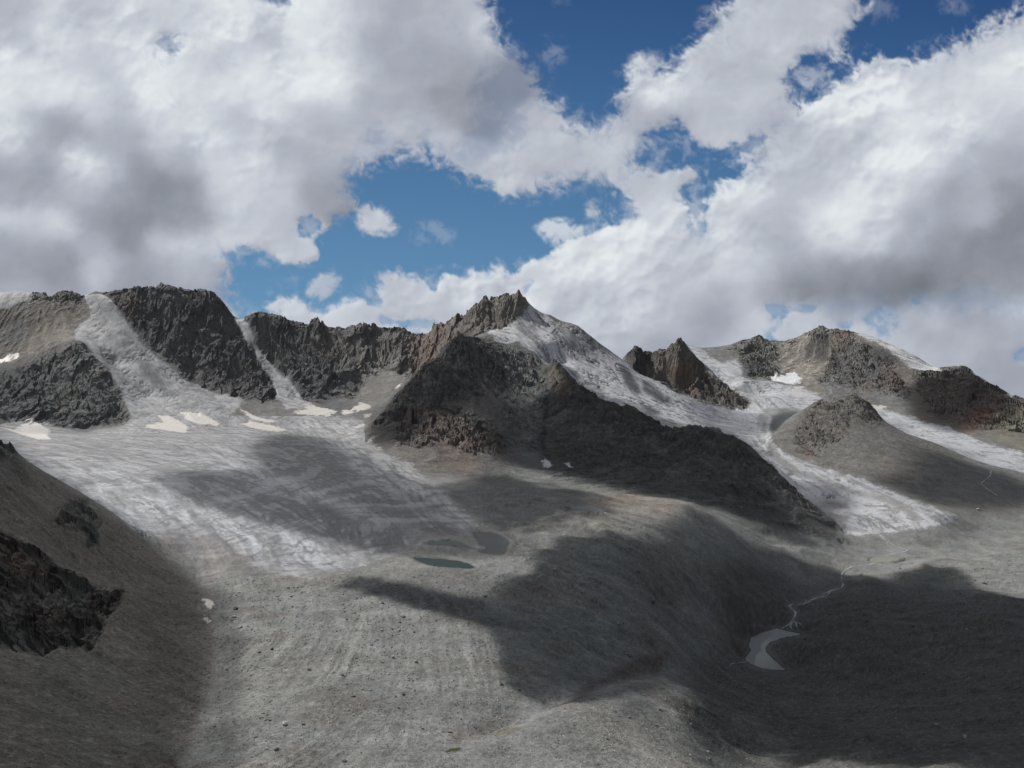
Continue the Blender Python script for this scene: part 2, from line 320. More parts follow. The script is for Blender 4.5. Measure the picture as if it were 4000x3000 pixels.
    # front spur, left edge
    ridge([(1425,1700,2230),(1480,1610,2420),(1560,1530,2560),(1650,1440,2700),(1700,1400,2770),(1750,1345,2860),(1790,1310,2930)], 260, 60, 24)
    many('1810 1310 2950;1850 1330 3000;1900 1300 3100;1960 1345 3050;2020 1330 3110;2090 1380 3040')
    many('1830 1400 2780;1800 1500 2600;1700 1520 2520;1720 1600 2360;1620 1600 2380;1560 1680 2180;1650 1700 2080;1800 1620 2300;1760 1700 2120;1900 1450 2780;1900 1600 2420;1900 1700 2180;1850 1780 1960;1700 1760 1960;2000 1450 2860;2000 1600 2480;2050 1700 2260;2000 1760 2060')
    line([(2130,1440,2930),(2135,1520,2760),(2125,1600,2560),(2120,1700,2330),(2130,1780,2090),(2170,1830,1930)])
    # right spur crest
    ridge([(2165,1390,2880),(2200,1440,2800),(2260,1500,2700),(2310,1545,2620),(2400,1575,2540),(2460,1590,2480),(2470,1580,2470),(2520,1625,2420),(2580,1665,2350),(2620,1685,2320),(2650,1682,2290),(2700,1665,2260),(2750,1665,2240),(2800,1668,2210),(2830,1700,2170),(2880,1715,2140),(2920,1730,2120),(2950,1760,2090),(3000,1820,2030),(3060,1870,1980),(3100,1910,1950),(3160,1960,1900),(3220,2010,1860),(3280,2062,1820)], 190, 55, 24)
    many('2170 1500 2720;2220 1600 2500;2200 1720 2240;2300 1650 2380;2330 1760 2110;2420 1680 2260;2430 1800 1980;2520 1720 2150;2550 1830 1900;2650 1760 2050;2680 1850 1860;2800 1780 1980;2820 1880 1800;2950 1860 1860;3050 1960 1760')
    # foot of the spurs
    line([(1430,1735,2100),(1520,1775,1950),(1600,1800,1850),(1720,1850,1700),(1850,1870,1640),(1950,1860,1680),(2060,1880,1660),(2200,1895,1640),(2350,1915,1620),(2500,1930,1620),(2650,1950,1620),(2800,1985,1610),(2950,2030,1600),(3080,2085,1590),(3200,2110,1620),(3300,2095,1720)])
    # summit ice face
    many('2000 1240 3270;2050 1240 3270;2100 1300 3200;2150 1340 3130;2010 1290 3200;2200 1320 3200;2250 1400 3120;2200 1420 3000;2300 1380 3230;2300 1480 2980;2350 1440 3120;2400 1500 3000;2400 1560 2820;2500 1520 3080;2500 1600 2830;2600 1570 3070;2600 1650 2700;2700 1620 2960')
    # brown peak and dark peak
    ridge([(2440,1392,3950),(2455,1385,3950),(2490,1350,3950),(2510,1375,3950),(2528,1402,3940),(2545,1387,3930),(2570,1380,3920),(2600,1360,3900),(2630,1350,3900),(2655,1330,3900),(2668,1326,3900),(2690,1355,3880),(2740,1430,3800),(2790,1490,3720),(2860,1535,3620),(2925,1570,3520)], 220, 110, 20)
    many('2480 1430 3820;2560 1460 3780;2560 1510 3620;2650 1430 3780;2650 1530 3560;2720 1500 3640;2720 1565 3450;2800 1560 3480;2850 1590 3420;2910 1605 3390;2620 1400 3830')
    # far glacier basin and right massif skyline
    sk = [(2680,1345,4900),(2720,1358,4900),(2750,1377,4900),(2780,1362,4900),(2850,1355,4900),(2870,1340,4900),(2920,1330,4900),(2950,1316,4900),(2975,1320,4900),(3000,1337,4900),(3050,1334,4900),(3090,1332,4950),(3125,1315,5000),(3165,1300,5000),(3190,1288,5000),(3210,1268,5000),(3228,1286,4980),(3245,1297,4980),(3270,1300,4950),(3290,1294,4900),(3315,1289,4850),(3335,1297,4800),(3380,1305,4750),(3440,1325,4650),(3480,1345,4580),(3530,1365,4500),(3580,1390,4420),(3640,1430,4350),(3670,1445,4300),(3700,1444,4280),(3730,1439,4260),(3755,1438,4240),(3790,1450,4180),(3810,1465,4140),(3850,1485,4080),(3890,1510,4000),(3930,1535,3930),(3970,1560,3870),(4000,1566,3850),(4200,1640,3600),(4450,1720,3400),(4800,1800,3300)]
    ridge(sk, 450, 300)
    many('2700 1375 4650;2760 1410 4450;2800 1440 4250;2860 1460 4150;2900 1490 3950;2850 1510 3850;2950 1400 4450;2920 1380 4600;2950 1470 4150;3000 1400 4500;3000 1500 3960;3080 1470 4150;3050 1400 4550;3100 1520 3850;3150 1450 4250;3200 1380 4600;3200 1550 3680;3160 1570 3600;3280 1400 4520;3300 1480 4100;3250 1520 3850;3300 1560 3680;3400 1450 4250;3400 1540 3800;3420 1590 3600;3500 1480 4120;3500 1560 3680;3520 1610 3450;3600 1500 3980;3600 1580 3560;3620 1645 3280;3700 1520 3860;3720 1600 3440;3720 1668 3150;3800 1560 3640;3820 1650 3200;3820 1715 2960;3920 1620 3380;3920 1700 3020;3920 1750 2840;4000 1650 3300;4000 1765 2780;4200 1720 3100;4200 1830 2600;4500 1850 2700;4700 1950 2300')
    # main (right) glacier surface
    many('2900 1530 3700;2960 1560 3560;3000 1590 3420;2960 1620 3300;2850 1620 3250;2900 1660 3050;2800 1650 3050;2700 1650 2820;2950 1700 2830;3030 1680 2880;2980 1740 2680;3050 1620 3200;3120 1600 3300;3100 1560 3620;3020 1780 2560;3080 1820 2420;3100 1860 2330;3180 1860 2320;3200 1930 2170;3300 1900 2210;3300 1990 2040;3400 1940 2110;3400 2040 1900;3500 1970 2030;3550 2020 1930;3650 2010 1920;3460 2078 1810')
    line([(3300,2082,1800),(3400,2088,1780),(3450,2090,1770),(3550,2078,1790),(3680,2045,1850)])
    # knob
    ridge([(3010,1715,2700),(3060,1660,2820),(3100,1620,2900),(3170,1580,2980),(3230,1553,3000),(3270,1552,2990),(3315,1540,2960),(3345,1541,2940),(3370,1560,2920),(3400,1575,2900),(3412,1602,2880),(3450,1640,2840),(3500,1676,2780)], 170, 50, 24)
    line([(3500,1676,2780),(3560,1702,2740),(3650,1738,2690),(3760,1790,2620),(3810,1815,2560),(3870,1838,2500),(4000,1872,2420),(4250,1930,2250),(4600,2000,2100)])
    many('3080 1720 2640;3130 1660 2760;3200 1620 2840;3150 1780 2500;3200 1720 2620;3280 1640 2760;3260 1760 2520;3320 1700 2620;3400 1650 2760;3400 1750 2520;3350 1840 2320;3480 1760 2520;3480 1850 2300;3600 1800 2450;3600 1900 2210;3750 1850 2360;3750 1950 2110;3900 1880 2320;3900 1960 2110;4000 1920 2250;4000 1990 2060;3850 2020 2000')
    # second branch glacier
    many('3460 1635 3380;3560 1670 3180;3650 1700 3030;3750 1740 2870;3850 1790 2720;3950 1800 2680;4000 1840 2580;4200 1890 2480')
    # glacier right margin groove
    line([(3010,1722,2660),(3050,1755,2590),(3110,1795,2480),(3200,1825,2390),(3300,1855,2310),(3400,1885,2230),(3500,1930,2120),(3600,1970,2020),(3700,2000,1950)], 40)
    # valley floor right
    many('3800 2080 1880;4000 2050 1960;4400 2050 1950;3600 2110 1750;3500 2120 1730;3420 2130 1700;3300 2130 1680;3350 2200 1520;3500 2185 1580;3650 2140 1700;3800 2140 1720;4000 2120 1760;4400 2150 1700;3650 2180 1560;3700 2190 1500;3800 2240 1400;4000 2200 1500;4400 2250 1400;3290 2240 1470;3250 2300 1370;3130 2360 1265;3100 2400 1215;3400 2260 1390;3400 2340 1260;3550 2260 1380;3650 2230 1430;3700 2300 1290;3850 2330 1200;4000 2310 1220;4400 2400 1080')
    many('3200 2420 1150;3300 2400 1140;3400 2450 1070;3250 2500 1040;3150 2520 1040;3130 2590 1010;3250 2600 960;3400 2550 970;3550 2450 1050;3700 2450 1020;3900 2420 1010;4000 2500 880;4400 2600 760;3600 2560 920;3500 2650 830;3300 2700 810;3700 2700 740;3900 2650 740;4000 2700 660;3200 2680 850;3100 2650 920')
    many('3000 2700 790;2850 2700 740;2950 2800 650;3100 2800 680;3100 2900 560;3300 2800 660;3300 2900 540;3500 2800 620;3500 2900 510;3700 2850 540;4000 2850 480;3000 3000 460;3250 3000 440;3500 3000 430;3800 3000 400;4000 3000 390;4500 3000 330;2800 2900 520;2800 3000 430;4500 2750 540')
    # lake shores
    many('3040 2450 1170;2990 2470 1140;2930 2490 1120;2910 2540 1075;2895 2580 1040;2960 2615 1000;3040 2630 980;3090 2600 1005;3030 2540 1065;3060 2510 1095;3150 2470 1130')
    # moraine bench crest on the right of the middle mass
    line([(2480,1985,1380),(2560,1965,1420),(2670,1982,1430),(2770,2010,1450),(2850,2062,1460),(2930,2100,1490),(3000,2135,1500),(3100,2150,1520),(3200,2190,1500),(3280,2232,1470)], 40)
    many('2700 1965 1530;2850 2030 1540;3000 2100 1560;2600 1945 1560;2450 1950 1500')
    many('2800 2150 1280;2950 2200 1340;3050 2280 1320;3150 2300 1330;2800 2300 1130;2900 2350 1150;2950 2420 1130;3020 2400 1190;2700 2200 1130;2600 2200 1050;2600 2350 930;2700 2400 930;2800 2450 980;2850 2550 940;2820 2620 850;2700 2500 830;2700 2600 760;2600 2500 740')
    # middle mass top
    many('1900 1900 1500;1980 1850 1640;2000 1900 1460;2080 1870 1560;2100 1920 1400;2200 1920 1440;2200 1960 1300;2300 1990 1230;2280 1960 1340;2350 1950 1400;2400 1930 1500;2100 2000 1170;2000 2000 1190;2200 2050 1080;2000 2080 1030;2100 2100 980;2300 2100 1020;2450 2050 1150;2400 2150 960;2550 2080 1160;2200 2200 870;2350 2250 860;2500 2200 960;2100 2200 830;2200 2350 740;2400 2350 790;2500 2350 820;2050 2300 740;2300 2450 690;2450 2450 730;2200 2500 620;2350 2580 610;2500 2600 660;2600 2620 690')
    many('2480 2000 1330;2380 2010 1260')
    # gully below the near mound
    line([(1560,3000,322),(1700,2930,362),(1850,2890,395),(1960,2860,420),(2100,2790,455),(2250,2720,505),(2350,2680,545),(2480,2650,600),(2600,2655,640)], 40)
    # near mound crest
    line([(1750,2970,345),(1900,2910,372),(2050,2830,408),(2200,2755,455),(2300,2715,490),(2450,2672,535),(2600,2665,570),(2700,2690,590)], 40)
    many('2000 2950 362;2300 2800 428;2300 2900 388;2500 2750 482;2500 2850 430;2700 2800 500;2100 3000 345;2400 3000 362;2600 2950 412;1800 3050 325')
    # foreground moraine
    many('1000 2250 800;1100 2300 740;1300 2280 760;1500 2230 800;1700 2240 790;1900 2230 805;2000 2200 830;1000 2400 640;1200 2420 625;1400 2400 645;1600 2350 690;1800 2350 690;1950 2400 665;1000 2550 525;1200 2600 500;1400 2600 505;1600 2550 540;1800 2550 545;2000 2550 565;2100 2650 510;950 2700 440;1150 2750 415;1350 2750 420;1550 2750 428;1750 2750 440;1950 2720 465;850 2850 368;1050 2900 352;1250 2900 358;1450 2900 365;1650 2850 392;1850 2820 415;750 3000 308;1000 3000 312;1250 3000 318;1450 3000 322;900 2450 600;900 2320 710;1150 2280 755;2050 2180 850;2100 2150 900;1650 2220 806')
    many('1600 2165 880;1750 2165 880;1850 2170 875;1600 2110 955;1700 2130 930;1850 2050 1030;1900 2040 1060;2010 2130 925;2000 2100 990;1950 2175 870;1800 2200 845')
    # left glacier surface
    for v, Y in ((2235,800),(2180,870),(2100,965),(2000,1130),(1900,1380),(1800,1790),(1740,2150),(1700,2450)):
        for u in (-700,-350,0,250,500,750,950,1150,1350,1500,1620,1750):
            e = {2235:(900,1400),2180:(750,1560),2100:(600,1650),2000:(420,1700),1900:(250,1620),1800:(0,1500),1740:(-700,1380),1700:(-700,1300)}[v]
            if e[0] <= u <= e[1] or (u <= 0 and v <= 1900): pt(u, v+6*math.sin(u/130+v/60)*(v/2000), Y*(1+.004*math.sin(u/90)))
    # left hillside
    ridge([(-700,1250,560),(-350,1520,640),(-150,1640,700),(0,1726,760),(60,1766,790),(120,1812,810),(200,1862,830),(280,1912,845),(350,1948,855),(420,1988,865),(500,2052,870)], 120, 25, 24)
    line([(500,2052,870),(560,2100,870),(650,2165,860),(740,2250,800),(800,2312,735)])
    line([(800,2312,725),(825,2400,645),(850,2480,590),(840,2600,510),(810,2700,450),(770,2850,370),(690,3000,310),(640,3150,265)], 40)
    many('0 2000 600;150 2050 620;300 2050 690;450 2150 730;600 2250 730;300 2200 620;500 2300 640;650 2350 660;0 2250 480;200 2280 520;400 2400 540;600 2450 570;0 2450 390;200 2550 400;400 2600 430;600 2600 460;700 2500 545;300 2500 445;0 2700 310;300 2750 340;550 2800 360;0 3000 225;300 3000 250;500 3000 280;-350 2000 480;-700 2000 400;-350 2500 310;-700 2500 260;-350 3000 190;-700 3000 170;-350 1800 570;100 1900 720;700 2700 430;600 2900 320')
    # cliff band low on the hillside
    line([(0,2080,555),(120,2130,560),(250,2230,560),(350,2290,560),(470,2300,580)], 40)
    line([(0,2520,372),(130,2570,375),(240,2520,415),(330,2550,415),(400,2420,490),(480,2320,560)], 40)
    # frame: hidden surroundings
    P.extend([(u, 130, -.62*130-40) for u in (-900, 0, 1000, 2000, 3000, 4000, 4900)])
    P.extend([(u, Y, z) for u in (-900, -300, 300, 900, 1500, 2100, 2700, 3300, 3900, 4900) for Y, z in ((6200, -150), (9500, -300))])
    return np.array(P, float)

U0, U1, DU = -760.0, 4760.0, 4.0
def rings():
    Y = [150.0]
    while Y[-1] < 5350: Y.append(Y[-1]+min(max(.55, Y[-1]**2*5.6e-6), 5.2))
    while Y[-1] < 9500: Y.append(Y[-1]*1.012)
    return np.array(Y)
class RBF:
    def __init__(s, P):
        k = {}
        for u, Y, z in P: k[(round(u/6), round(math.log(Y)*250))] = (u, Y, z)
        P = np.array(list(k.values()))
        s.x = np.stack([P[:, 0]/F, np.log(P[:, 1])], 1).astype(np.float64)
        n = len(s.x); d = s.phi(s.x, s.x) - np.eye(n)*.0008
        A = np.zeros((n+3, n+3)); A[:n, :n] = d; A[:n, n] = 1; A[:n, n+1:] = s.x; A[n, :n] = 1; A[n+1:, :n] = s.x.T
        s.w = np.linalg.solve(A, np.concatenate([P[:, 2], [0, 0, 0]]))
        s.n = n
    def phi(s, a, b):
        d2 = (a[:, None, 0]-b[None, :, 0])**2+(a[:, None, 1]-b[None, :, 1])**2
        return np.sqrt(d2+1e-5)
    def __call__(s, u, Y):
        x = np.stack([u.ravel()/F, np.log(Y.ravel())], 1); out = np.empty(len(x))
        for i in range(0, len(x), 20000):
            q = x[i:i+20000]
            out[i:i+20000] = s.phi(q, s.x)@s.w[:s.n] + s.w[s.n] + q@s.w[s.n+1:]
        return out.reshape(u.shape)
def bil(G, x, y):
    x = np.clip(x, 0, G.shape[1]-1.001); y = np.clip(y, 0, G.shape[0]-1.001)
    ix = x.astype(np.int32); iy = y.astype(np.int32); fx = x-ix; fy = y-iy
    return (G[iy, ix]*(1-fx)+G[iy, ix+1]*fx)*(1-fy)+(G[iy+1, ix]*(1-fx)+G[iy+1, ix+1]*fx)*fy
# ------------------------------------------------------------ base relief on a bearing/distance grid
rbf = RBF(ctl())
cgu = np.arange(U0-8, U1+9, 12.0); cgl = np.linspace(math.log(149), math.log(9700), 640)
CGU, CGL = np.meshgrid(cgu, cgl)
CZ = rbf(CGU, np.exp(CGL)).astype(np.float64)
def zbase(u, Y): return bil(CZ, (u-cgu[0])/12.0, (np.log(Y)-cgl[0])/(cgl[1]-cgl[0]))
ug = np.arange(U0, U1+1, DU); Yg = rings()
GU, GY = np.meshgrid(ug, Yg)
NR, NC = GU.shape
Z0 = zbase(GU, GY)
GX = (GU-2000)/F*GY
V0 = 1500-F*Z0/GY
# slope of the base relief
ey = np.gradient(Z0, axis=0)/np.gradient(GY, axis=0)
ex = np.gradient(Z0, axis=1)/np.gradient(GX, axis=1)
ey = ey-ex*(GU-2000)/F
slope = np.sqrt(ex*ex+ey*ey)

RS = 4.0
ra_u = np.arange(-780, 4781, RS); ra_v = np.arange(1000, 3400, RS)
RU, RV = np.meshgrid(ra_u, ra_v)
wq1 = fbm(RU/120, RV/90, 5, 301, .6); wq2 = fbm(RU/120+31, RV/90+5, 5, 311, .6)
GU32 = GU.astype(np.float32); V32 = V0.astype(np.float32)
def paint(polys, bl=10, warp=22):
    """soft-edged, wandering-edged mask of survey polygons, sampled on the relief"""
    out = np.zeros(GU.shape, np.float32)
    for P in polys:
        Q = np.array(P, float); mg = 3*bl+warp+12
        i0 = int(max((Q[:, 0].min()-mg-ra_u[0])/RS, 0)); i1 = int(min((Q[:, 0].max()+mg-ra_u[0])/RS, len(ra_u)-1))
        j0 = int(max((Q[:, 1].min()-mg-ra_v[0])/RS, 0)); j1 = int(min((Q[:, 1].max()+mg-ra_v[0])/RS, len(ra_v)-1))
        sl = (slice(j0, j1+1), slice(i0, i1+1))
        m = inpoly(RU[sl]+warp*wq1[sl], RV[sl]+warp*.7*wq2[sl], Q).astype(np.float32)
        if bl: m = blur(m, bl/RS)
        c0 = int(max((ra_u[i0]-U0)/DU, 0)); c1 = int(min((ra_u[i1]-U0)/DU+1, NC))
        q = (V32[:, c0:c1] > ra_v[j0]) & (V32[:, c0:c1] < ra_v[j1])
        r = bil(m, (GU32[:, c0:c1][q]-ra_u[i0])/RS, (V32[:, c0:c1][q]-ra_v[j0])/RS)
        o = out[:, c0:c1]; o[q] = np.maximum(o[q], r)
    return out
def lut(pts):
    p = np.array(pts, float); return lambda u: np.interp(u, p[:, 0], p[:, 1])
spurY = lut([(-800,9999),(1420,9999),(1425,2230),(1480,2420),(1560,2560),(1650,2700),(1700,2770),(1790,2930),(1850,3000),(1960,3050),(2090,3040),(2135,2960),(2165,2880),(2260,2700),(2400,2540),(2520,2420),(2650,2290),(2800,2210),(2950,2090),(3100,1950),(3280,1820),(3300,1780),(3301,0),(5000,0)])
knobY = lut([(2990,2680),(3010,2700),(3100,2900),(3230,3000),(3400,2900),(3500,2780),(3650,2700),(3870,2540),(4250,2400),(4800,2250)])
# ice: polygons of the glaciers, with the distance window in which they lie
ICE = {
 'left': ([(-780,1655),(0,1650),(200,1655),(350,1690),(500,1660),(540,1625),(640,1600),(760,1600),(900,1585),(1000,1560),(1120,1580),(1300,1620),(1420,1655),(1440,1700),(1480,1750),(1560,1790),(1640,1840),(1700,1885),(1740,1930),(1800,1985),(1860,2045),(1868,2065),(1850,2085),(1780,2098),(1720,2110),(1640,2125),(1580,2150),(1530,2175),(1450,2190),(1370,2225),(1300,2240),(1200,2256),(1130,2250),(1060,2235),(1010,2215),(960,2190),(925,2175),(900,2205),(860,2255),(815,2312),(780,2275),(700,2200),(600,2140),(450,2200),(200,2100),(-200,1950),(-780,1900)], 735, 3050),
 'tongue': ([(325,1150),(400,1150),(445,1180),(478,1235),(515,1290),(560,1345),(620,1405),(680,1450),(760,1495),(840,1540),(930,1552),(960,1560),(900,1612),(760,1640),(640,1655),(545,1655),(515,1620),(490,1560),(450,1490),(400,1420),(335,1345),(285,1325),(290,1290),(350,1235),(345,1200)], 2700, 4000),
 'couloir': ([(908,1235),(958,1245),(1000,1330),(1060,1420),(1095,1468),(1135,1490),(1180,1560),(1240,1590),(1180,1600),(1110,1595),(1080,1540),(1055,1470),(1010,1395),(955,1320)], 3000, 4000),
 'summit': ([(2060,1165),(2100,1205),(2135,1238),(2190,1262),(2240,1266),(2290,1315),(2340,1355),(2400,1382),(2450,1410),(2510,1460),(2560,1488),(2650,1535),(2750,1572),(2760,1640),(2700,1720),(2560,1700),(2470,1640),(2300,1600),(2180,1450),(2160,1400),(2140,1432),(2110,1398),(2080,1372),(2030,1335),(1990,1345),(1960,1362),(1940,1335),(1893,1292),(1990,1272),(2035,1240),(2060,1205)], 2600, 3560),
 'right': ([(2675,1330),(2710,1345),(2745,1365),(2780,1400),(2830,1420),(2880,1400),(2905,1440),(2900,1480),(3000,1492),(3060,1500),(3130,1510),(3190,1548),(3260,1575),(3400,1600),(3300,1660),(3100,1660),(3010,1715),(3050,1752),(3110,1792),(3200,1822),(3300,1852),(3400,1882),(3500,1926),(3600,1966),(3700,1996),(3755,2022),(3690,2045),(3600,2065),(3500,2080),(3430,2090),(3380,2092),(3290,2120),(3100,2120),(2900,1900),(2600,1740),(2560,1690),(2600,1640),(2640,1570),(2640,1530),(2750,1572),(2850,1602),(2925,1592),(2925,1560),(2870,1530),(2800,1485),(2740,1425)], 1760, 5200),
 'far': ([(3400,1588),(3460,1600),(3560,1632),(3700,1668),(3800,1712),(3900,1748),(4000,1768),(4200,1850),(4780,2000),(4780,2100),(4200,1930),(4000,1890),(3870,1840),(3700,1800),(3500,1720),(3400,1640)], 2450, 3800),
 'cap': ([(3330,1280),(3380,1290),(3445,1310),(3500,1335),(3570,1378),(3650,1425),(3700,1458),(3660,1456),(3600,1452),(3540,1432),(3500,1400),(3470,1368),(3420,1340),(3370,1318)], 4000, 5000),
 'cap2': ([(3788,1438),(3850,1470),(3890,1498),(3960,1545),(3950,1553),(3890,1522),(3830,1482),(3800,1464)], 3700, 4300),
 'cap3': ([(-780,1120),(0,1130),(130,1140),(125,1168),(60,1185),(40,1200),(-20,1205),(-780,1240)], 3300, 4000),
}
def icemask(k, bl=6, warp=20):
    P, a, b = ICE[k]
    if k == 'left': bl, warp = 15, 46
    m = paint([P], bl, warp)
    m = m*((GY > a) & (GY < b))
    if k in ('summit', 'right'): m = m*((GY > spurY(GU)+12) | (GU > 3300))
    if k == 'right': m = m*~((GU > 3012) & (GY > 2150) & (GY < knobY(GU)+60) & (V0 < lut([(3000,1700),(3050,1748),(3110,1788),(3200,1818),(3300,1848),(3400,1878),(3760,1990)])(GU)))
    if k == 'far': m = m*(GY > knobY(GU)+60)
    if k == 'left': m = m*((GY > 880) | (GU > 760))*(1-((GU > 1425) & (GY > spurY(GU)-120)))
    return m
ice = {k: icemask(k) for k in ICE}
ICEALL = np.zeros(GU.shape, np.float32)
for k in ice: ICEALL = np.maximum(ICEALL, ice[k])
# flow coordinates of the ice
FLOW = [[(-500,2850),(0,2350),(400,1900),(700,1500),(900,1200),(1100,960),(1230,800)], [(700,2800),(950,2300),(1150,1800),(1350,1350),(1500,1050),(1580,880)], [(1200,2980),(1330,2500),(1450,2100),(1560,1750),(1700,1400),(1800,1150),(1870,1020)],
 [(330,3900),(440,3600),(540,3300),(640,3050),(720,2850)], [(930,3800),(1020,3550),(1120,3300),(1180,3200)], [(2090,3330),(2220,3080),(2450,2850),(2650,2760)],
 [(2690,4700),(2830,4100),(2960,3600),(3000,3200),(3020,2850),(3080,2550),(3200,2300),(3350,2080),(3480,1900),(3530,1770)], [(2560,3000),(2750,2950),(2900,2980),(2990,2850)], [(3430,3650),(3560,3300),(3750,2950),(4000,2680),(4500,2380)]]
fs = np.zeros(GU.shape, np.float32); fd = np.full(GU.shape, 1e9, np.float32); fsd = np.zeros(GU.shape, np.float32)
im = ICEALL > 0.01
xx, yy = GX[im], GY[im]; bs = np.zeros(xx.shape); bd = np.full(xx.shape, 1e9); bsd = np.zeros(xx.shape)
for gi, L in enumerate(FLOW):
    p = np.array([((u-2000)/F*Y, Y) for u, Y in L]); acc = gi*5000.
    for a, b in zip(p[:-1], p[1:]):
        d = b-a; ln = math.hypot(*d); d = d/ln
        t = np.clip((xx-a[0])*d[0]+(yy-a[1])*d[1], 0, ln)
        qx, qy = xx-a[0]-t*d[0], yy-a[1]-t*d[1]; dd = np.hypot(qx, qy)
        cr = qx*d[1]-qy*d[0]
        m = dd < bd
        bd[m] = dd[m]; bs[m] = acc+t[m]; bsd[m] = (np.sign(cr)*dd)[m]
        acc += ln
fs[im] = bs; fsd[im] = bsd

# rock: (polygons, relief amplitude m, wavelength m)
ROCK = [
 ([[(380,1120),(900,1090),(930,1240),(1000,1340),(1060,1440),(1100,1540),(1050,1560),(900,1550),(820,1525),(740,1475),(680,1425),(600,1360),(520,1285),(460,1195)]], 26, 95, 3100, 4000),
 ([[(940,1230),(1640,1250),(1640,1480),(1500,1430),(1420,1480),(1380,1560),(1300,1540),(1200,1580),(1130,1500),(1050,1400)]], 26, 90, 3100, 4000),
 ([[(1600,1330),(1760,1200),(1900,1100),(2050,1140),(2060,1190),(1990,1270),(1880,1290),(1800,1310),(1650,1470),(1600,1450)]], 28, 85, 3000, 3800),
 ([[(0,1470),(150,1400),(320,1335),(400,1430),(470,1540),(510,1650),(300,1680),(0,1660),(-700,1650),(-700,1480)]], 18, 70, 2850, 3450),
 ([[(0,1130),(330,1140),(320,1190),(0,1160)]], 16, 40, 3500, 4000),
 ([[(1550,1600),(1700,1560),(1800,1600),(1950,1680),(1980,1760),(1900,1770),(1750,1730),(1640,1740),(1540,1720)]], 16, 45, 1900, 2700),
 ([[(1430,1690),(1560,1520),(1790,1290),(1960,1360),(2110,1400),(2120,1500),(1900,1540),(1700,1600),(1560,1640)]], 15, 60, 2150, 3100),
 ([[(2150,1380),(2300,1520),(2450,1570),(2700,1650),(2830,1680),(3000,1800),(3200,1990),(3160,2000),(2950,1850),(2750,1760),(2550,1720),(2350,1650),(2200,1520)]], 10, 34, 1700, 3000),
 ([[(2430,1380),(2490,1330),(2650,1310),(2700,1350),(2790,1480),(2930,1570),(2900,1610),(2700,1560),(2560,1500)]], 26, 75, 3300, 4200),
 ([[(2850,1360),(2960,1310),(3040,1340),(3030,1480),(2950,1480),(2910,1420)]], 24, 70, 3800, 5000),
 ([[(3250,1340),(3330,1320),(3450,1380),(3520,1460),(3560,1560),(3400,1520),(3330,1510),(3200,1490)],[(3270,1280),(3350,1285),(3350,1330),(3260,1330)],[(3540,1440),(3800,1440),(4000,1560),(4100,1700),(3900,1700),(3700,1640),(3600,1560)]], 20, 70, 3100, 5000),
 ([[(3150,1550),(3350,1535),(3410,1570),(3450,1650),(3440,1670),(3330,1620),(3290,1700),(3190,1790),(3120,1770),(3090,1700),(3150,1640)]], 10, 52, 2250, 3050),
 ([[(-700,1980),(0,2080),(130,2140),(260,2230),(360,2290),(480,2300),(470,2370),(410,2420),(380,2500),(330,2550),(230,2530),(140,2570),(0,2540),(-700,2700)]], 6.9, 24, 200, 620),
 ([[(270,1960),(340,1960),(400,2030),(390,2110),(350,2150),(330,2070),(200,2040)],[(-200,1500),(0,1700),(80,1770),(0,1790),(-200,1640)]], 6, 22, 560, 860),
 ([[(1960,1400),(2120,1410),(2300,1560),(2500,1640),(2800,1720),(3000,1850),(3050,1960),(2900,1960),(2700,1900),(2500,1860),(2300,1840),(2180,1790),(2140,1600),(2110,1780),(2000,1740),(1960,1600)]], 5.5, 42, 1600, 3050),
 ([[(3130,1300),(3210,1255),(3280,1290),(3260,1350),(3180,1340)],[(3030,1330),(3130,1310),(3120,1340),(3040,1350)]], 12, 45, 4000, 5300),
 ([[(3330,1330),(3420,1380),(3380,1480),(3300,1440)]], 12, 50, 3400, 5000),
]
Zd = np.zeros(GU.shape, np.float32); RK = np.zeros(GU.shape, np.float32); RN = np.zeros(GU.shape, np.float32)
wx = fbm(GX/260, GY/260, 3, 401); wy = fbm(GX/260+9, GY/260, 3, 411)
for polys, A, L, a, b in ROCK:
    m = paint(polys, 6 if A < 7 else 12, 34)*((GY > a) & (GY < b))
    m = m*(1-ICEALL)
    if a >= 2250 and A in (10, 20, 12, 16, 24): m = m*smooth(-.28, .05, fbm(GX/75+3*A, GY/130, 5, 591, .6)+.55*(m-.5))
    s_ = m > .01
    x, y = GX[s_]+60*wx[s_]*(L/80), GY[s_]+60*wy[s_]*(L/80)
    n = (ridged(x/L+.5*y/L, y/(L*1.15)-.3*x/L, 7, 501, .56)-.42)*1.0 + (ridged((x+.5*y)/(L*.36)+5, (y-.5*x)/(L*.6), 5, 521, .6)-.45)*.5
    a_ = .6*(ridged(x/(L*2.2), y/(L*3), 3, 551)-.4)
    rx, ry = x*.86+y*.5, (y*.86-x*.5)*.62
    n = .36*n + .75*worley(rx/(L*1.8)+.4*a_, ry/(L*1.8), 14, 'facet') + .72*worley(rx/(L*.8), ry/(L*.8), 11, 'facet') + .42*worley(rx/(L*.36)+.6*a_, ry/(L*.36), 12, 'facet') + .20*worley(rx/(L*.17), ry/(L*.17), 13, 'facet') + a_
    n += .5*(np.abs(fbm(x/(L*1.4), y/(L*2.6)+Z0[s_]/(L*2), 4, 541))-.2)
    Zd[s_] += A*n*m[s_]
    RN[s_] = np.where(m[s_] > RK[s_], n, RN[s_])
    RK = np.maximum(RK, m)
steep = smooth(.62, 1.0, slope)*(1-ICEALL)*(GY > 900)*(GY < 5300)*(1-RK)
s_ = steep > .01
x, y = GX[s_], GY[s_]
Zd[s_] += steep[s_]*9*(ridged(x/55+wx[s_], y/80+wy[s_], 6, 561)-.45)
RK = np.maximum(RK, steep*.6)
RUN = fbm(GX/(38)+.6*wx, GY/60, 4, 601)
soil = (1-ICEALL)*(1-RK)
far = smooth(900, 2200, GY)
